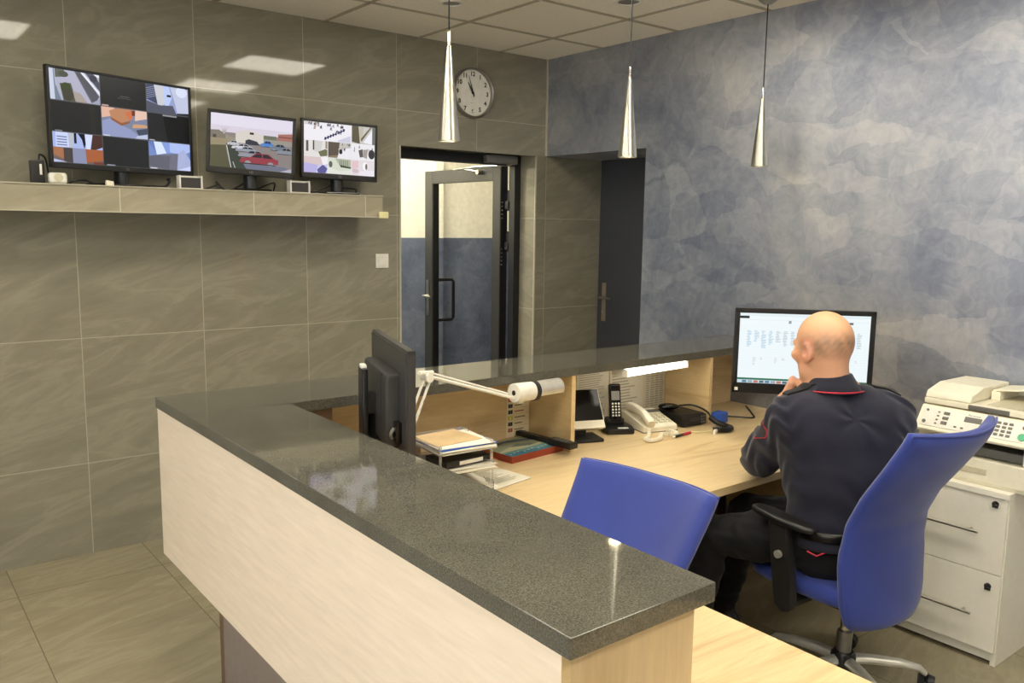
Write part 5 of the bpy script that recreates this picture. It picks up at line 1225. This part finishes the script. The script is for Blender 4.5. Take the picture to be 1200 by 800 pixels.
MB().tube(pts, .0026, 6).build('collar_piping', M['red'], co, True, True)
# epaulettes and sleeve badge, laid on the shirt surface
def on_shirt(p, d):
    p = np.array(p, float); d = nrm(d)
    for _ in range(60):
        e = shirt.ev(p[None])[0]
        if e < .0004: break
        p = p+d*e*.8
    return p
def patch(name, pts, up, th, mat, parent):
    """a thin strap following a row of surface points; up = outward direction, pts = [(centre, half-width vector)]"""
    m = MB(); L = []
    for c, h in pts:
        row = []
        for s_ in (-1, -.5, 0, .5, 1):
            q = on_shirt(c+h*s_+np.array(up)*.13, -np.array(up)); row.append(q+np.array(up)*th)
        L.append(row)
    tp = [[m.bm.verts.new(q) for q in r] for r in L]; bt = [[m.bm.verts.new(q-np.array(up)*(th+.003)) for q in r] for r in L]
    n_, w_ = len(L), 5
    for i in range(n_-1):
        for j in range(w_-1): m.bm.faces.new((tp[i][j],tp[i][j+1],tp[i+1][j+1],tp[i+1][j])); m.bm.faces.new((bt[i][j],bt[i+1][j],bt[i+1][j+1],bt[i][j+1]))
        m.bm.faces.new((tp[i][0],tp[i+1][0],bt[i+1][0],bt[i][0])); m.bm.faces.new((tp[i][-1],bt[i][-1],bt[i+1][-1],tp[i+1][-1]))
    m.bm.faces.new([tp[0][j] for j in range(w_)]+[bt[0][j] for j in range(w_-1,-1,-1)]); m.bm.faces.new([tp[-1][j] for j in range(w_-1,-1,-1)]+[bt[-1][j] for j in range(w_)])
    return m.build(name, mat, parent, True, True)
for q in (-1, 1):
    pts = [(shc+tu*q*(.085+.014*k)+tf*.005+V3(0,0,.06), tf*.024) for k in range(9)]
    patch('epaulette', pts, nrm(V3(0,0,1)+tu*q*.35), .006, M['trousers'], sh_)
od = nrm(V3(-.78,.60,.12)); ax = nrm(lE-lS); wv = nrm(np.cross(ax, od))
for nm, w_, a0, a1, th, mt in (('sleeve_badge', .034, .045, .135, .0022, 'red'), ('badge_field', .030, .050, .130, .0040, 'shirt')):
    pts = [(lS+ax*(a0+(a1-a0)*k/6), wv*w_*(1 if k < 4 else 1-.22*(k-3))) for k in range(7)]
    patch(nm, pts, od, th, M[mt], sh_)
# shoes
for q, (A_, yaw) in enumerate(((lA, -8), (rA, 4))):
    sd = SDF(); a = math.radians(yaw); fw = V3(math.sin(a), math.cos(a), 0); sd_ = V3(math.cos(a), -math.sin(a), 0); h0 = V3(A_[0], A_[1], 0)
    sd.loft([(h0-fw*.045+V3(0,0,.036), sd_, .008, .034), (h0+fw*.05+V3(0,0,.040), sd_, .010, .036), (h0+fw*.13+V3(0,0,.031), sd_, .020, .029), (h0+fw*.20+V3(0,0,.026), sd_, .012, .022)], .02)
    sd.cap(h0+V3(0,0,.05), h0+V3(0,-.004,.10), .042, .044, .03); sd.cut(V3(0,0,.002), V3(0,0,-1)); sd.cut(V3(0,0,.112), V3(0,0,1))
    sdf_part('shoe', sd, h0-V3(.15,.15,.02), h0+V3(.15,.30,.15), .005, M['leather'], man, None, 1)


# ------------------------------------------------------------------ world, colour management
wd = bpy.data.worlds.new('world'); S.world = wd; wd.use_nodes = True
wd.node_tree.nodes['Background'].inputs[0].default_value = (.8,.82,.85,1); wd.node_tree.nodes['Background'].inputs[1].default_value = .05
vs = S.view_settings; vs.view_transform = 'Standard'; vs.look = 'None'; vs.exposure = 0.; vs.gamma = 1.; vs.use_curve_mapping = False
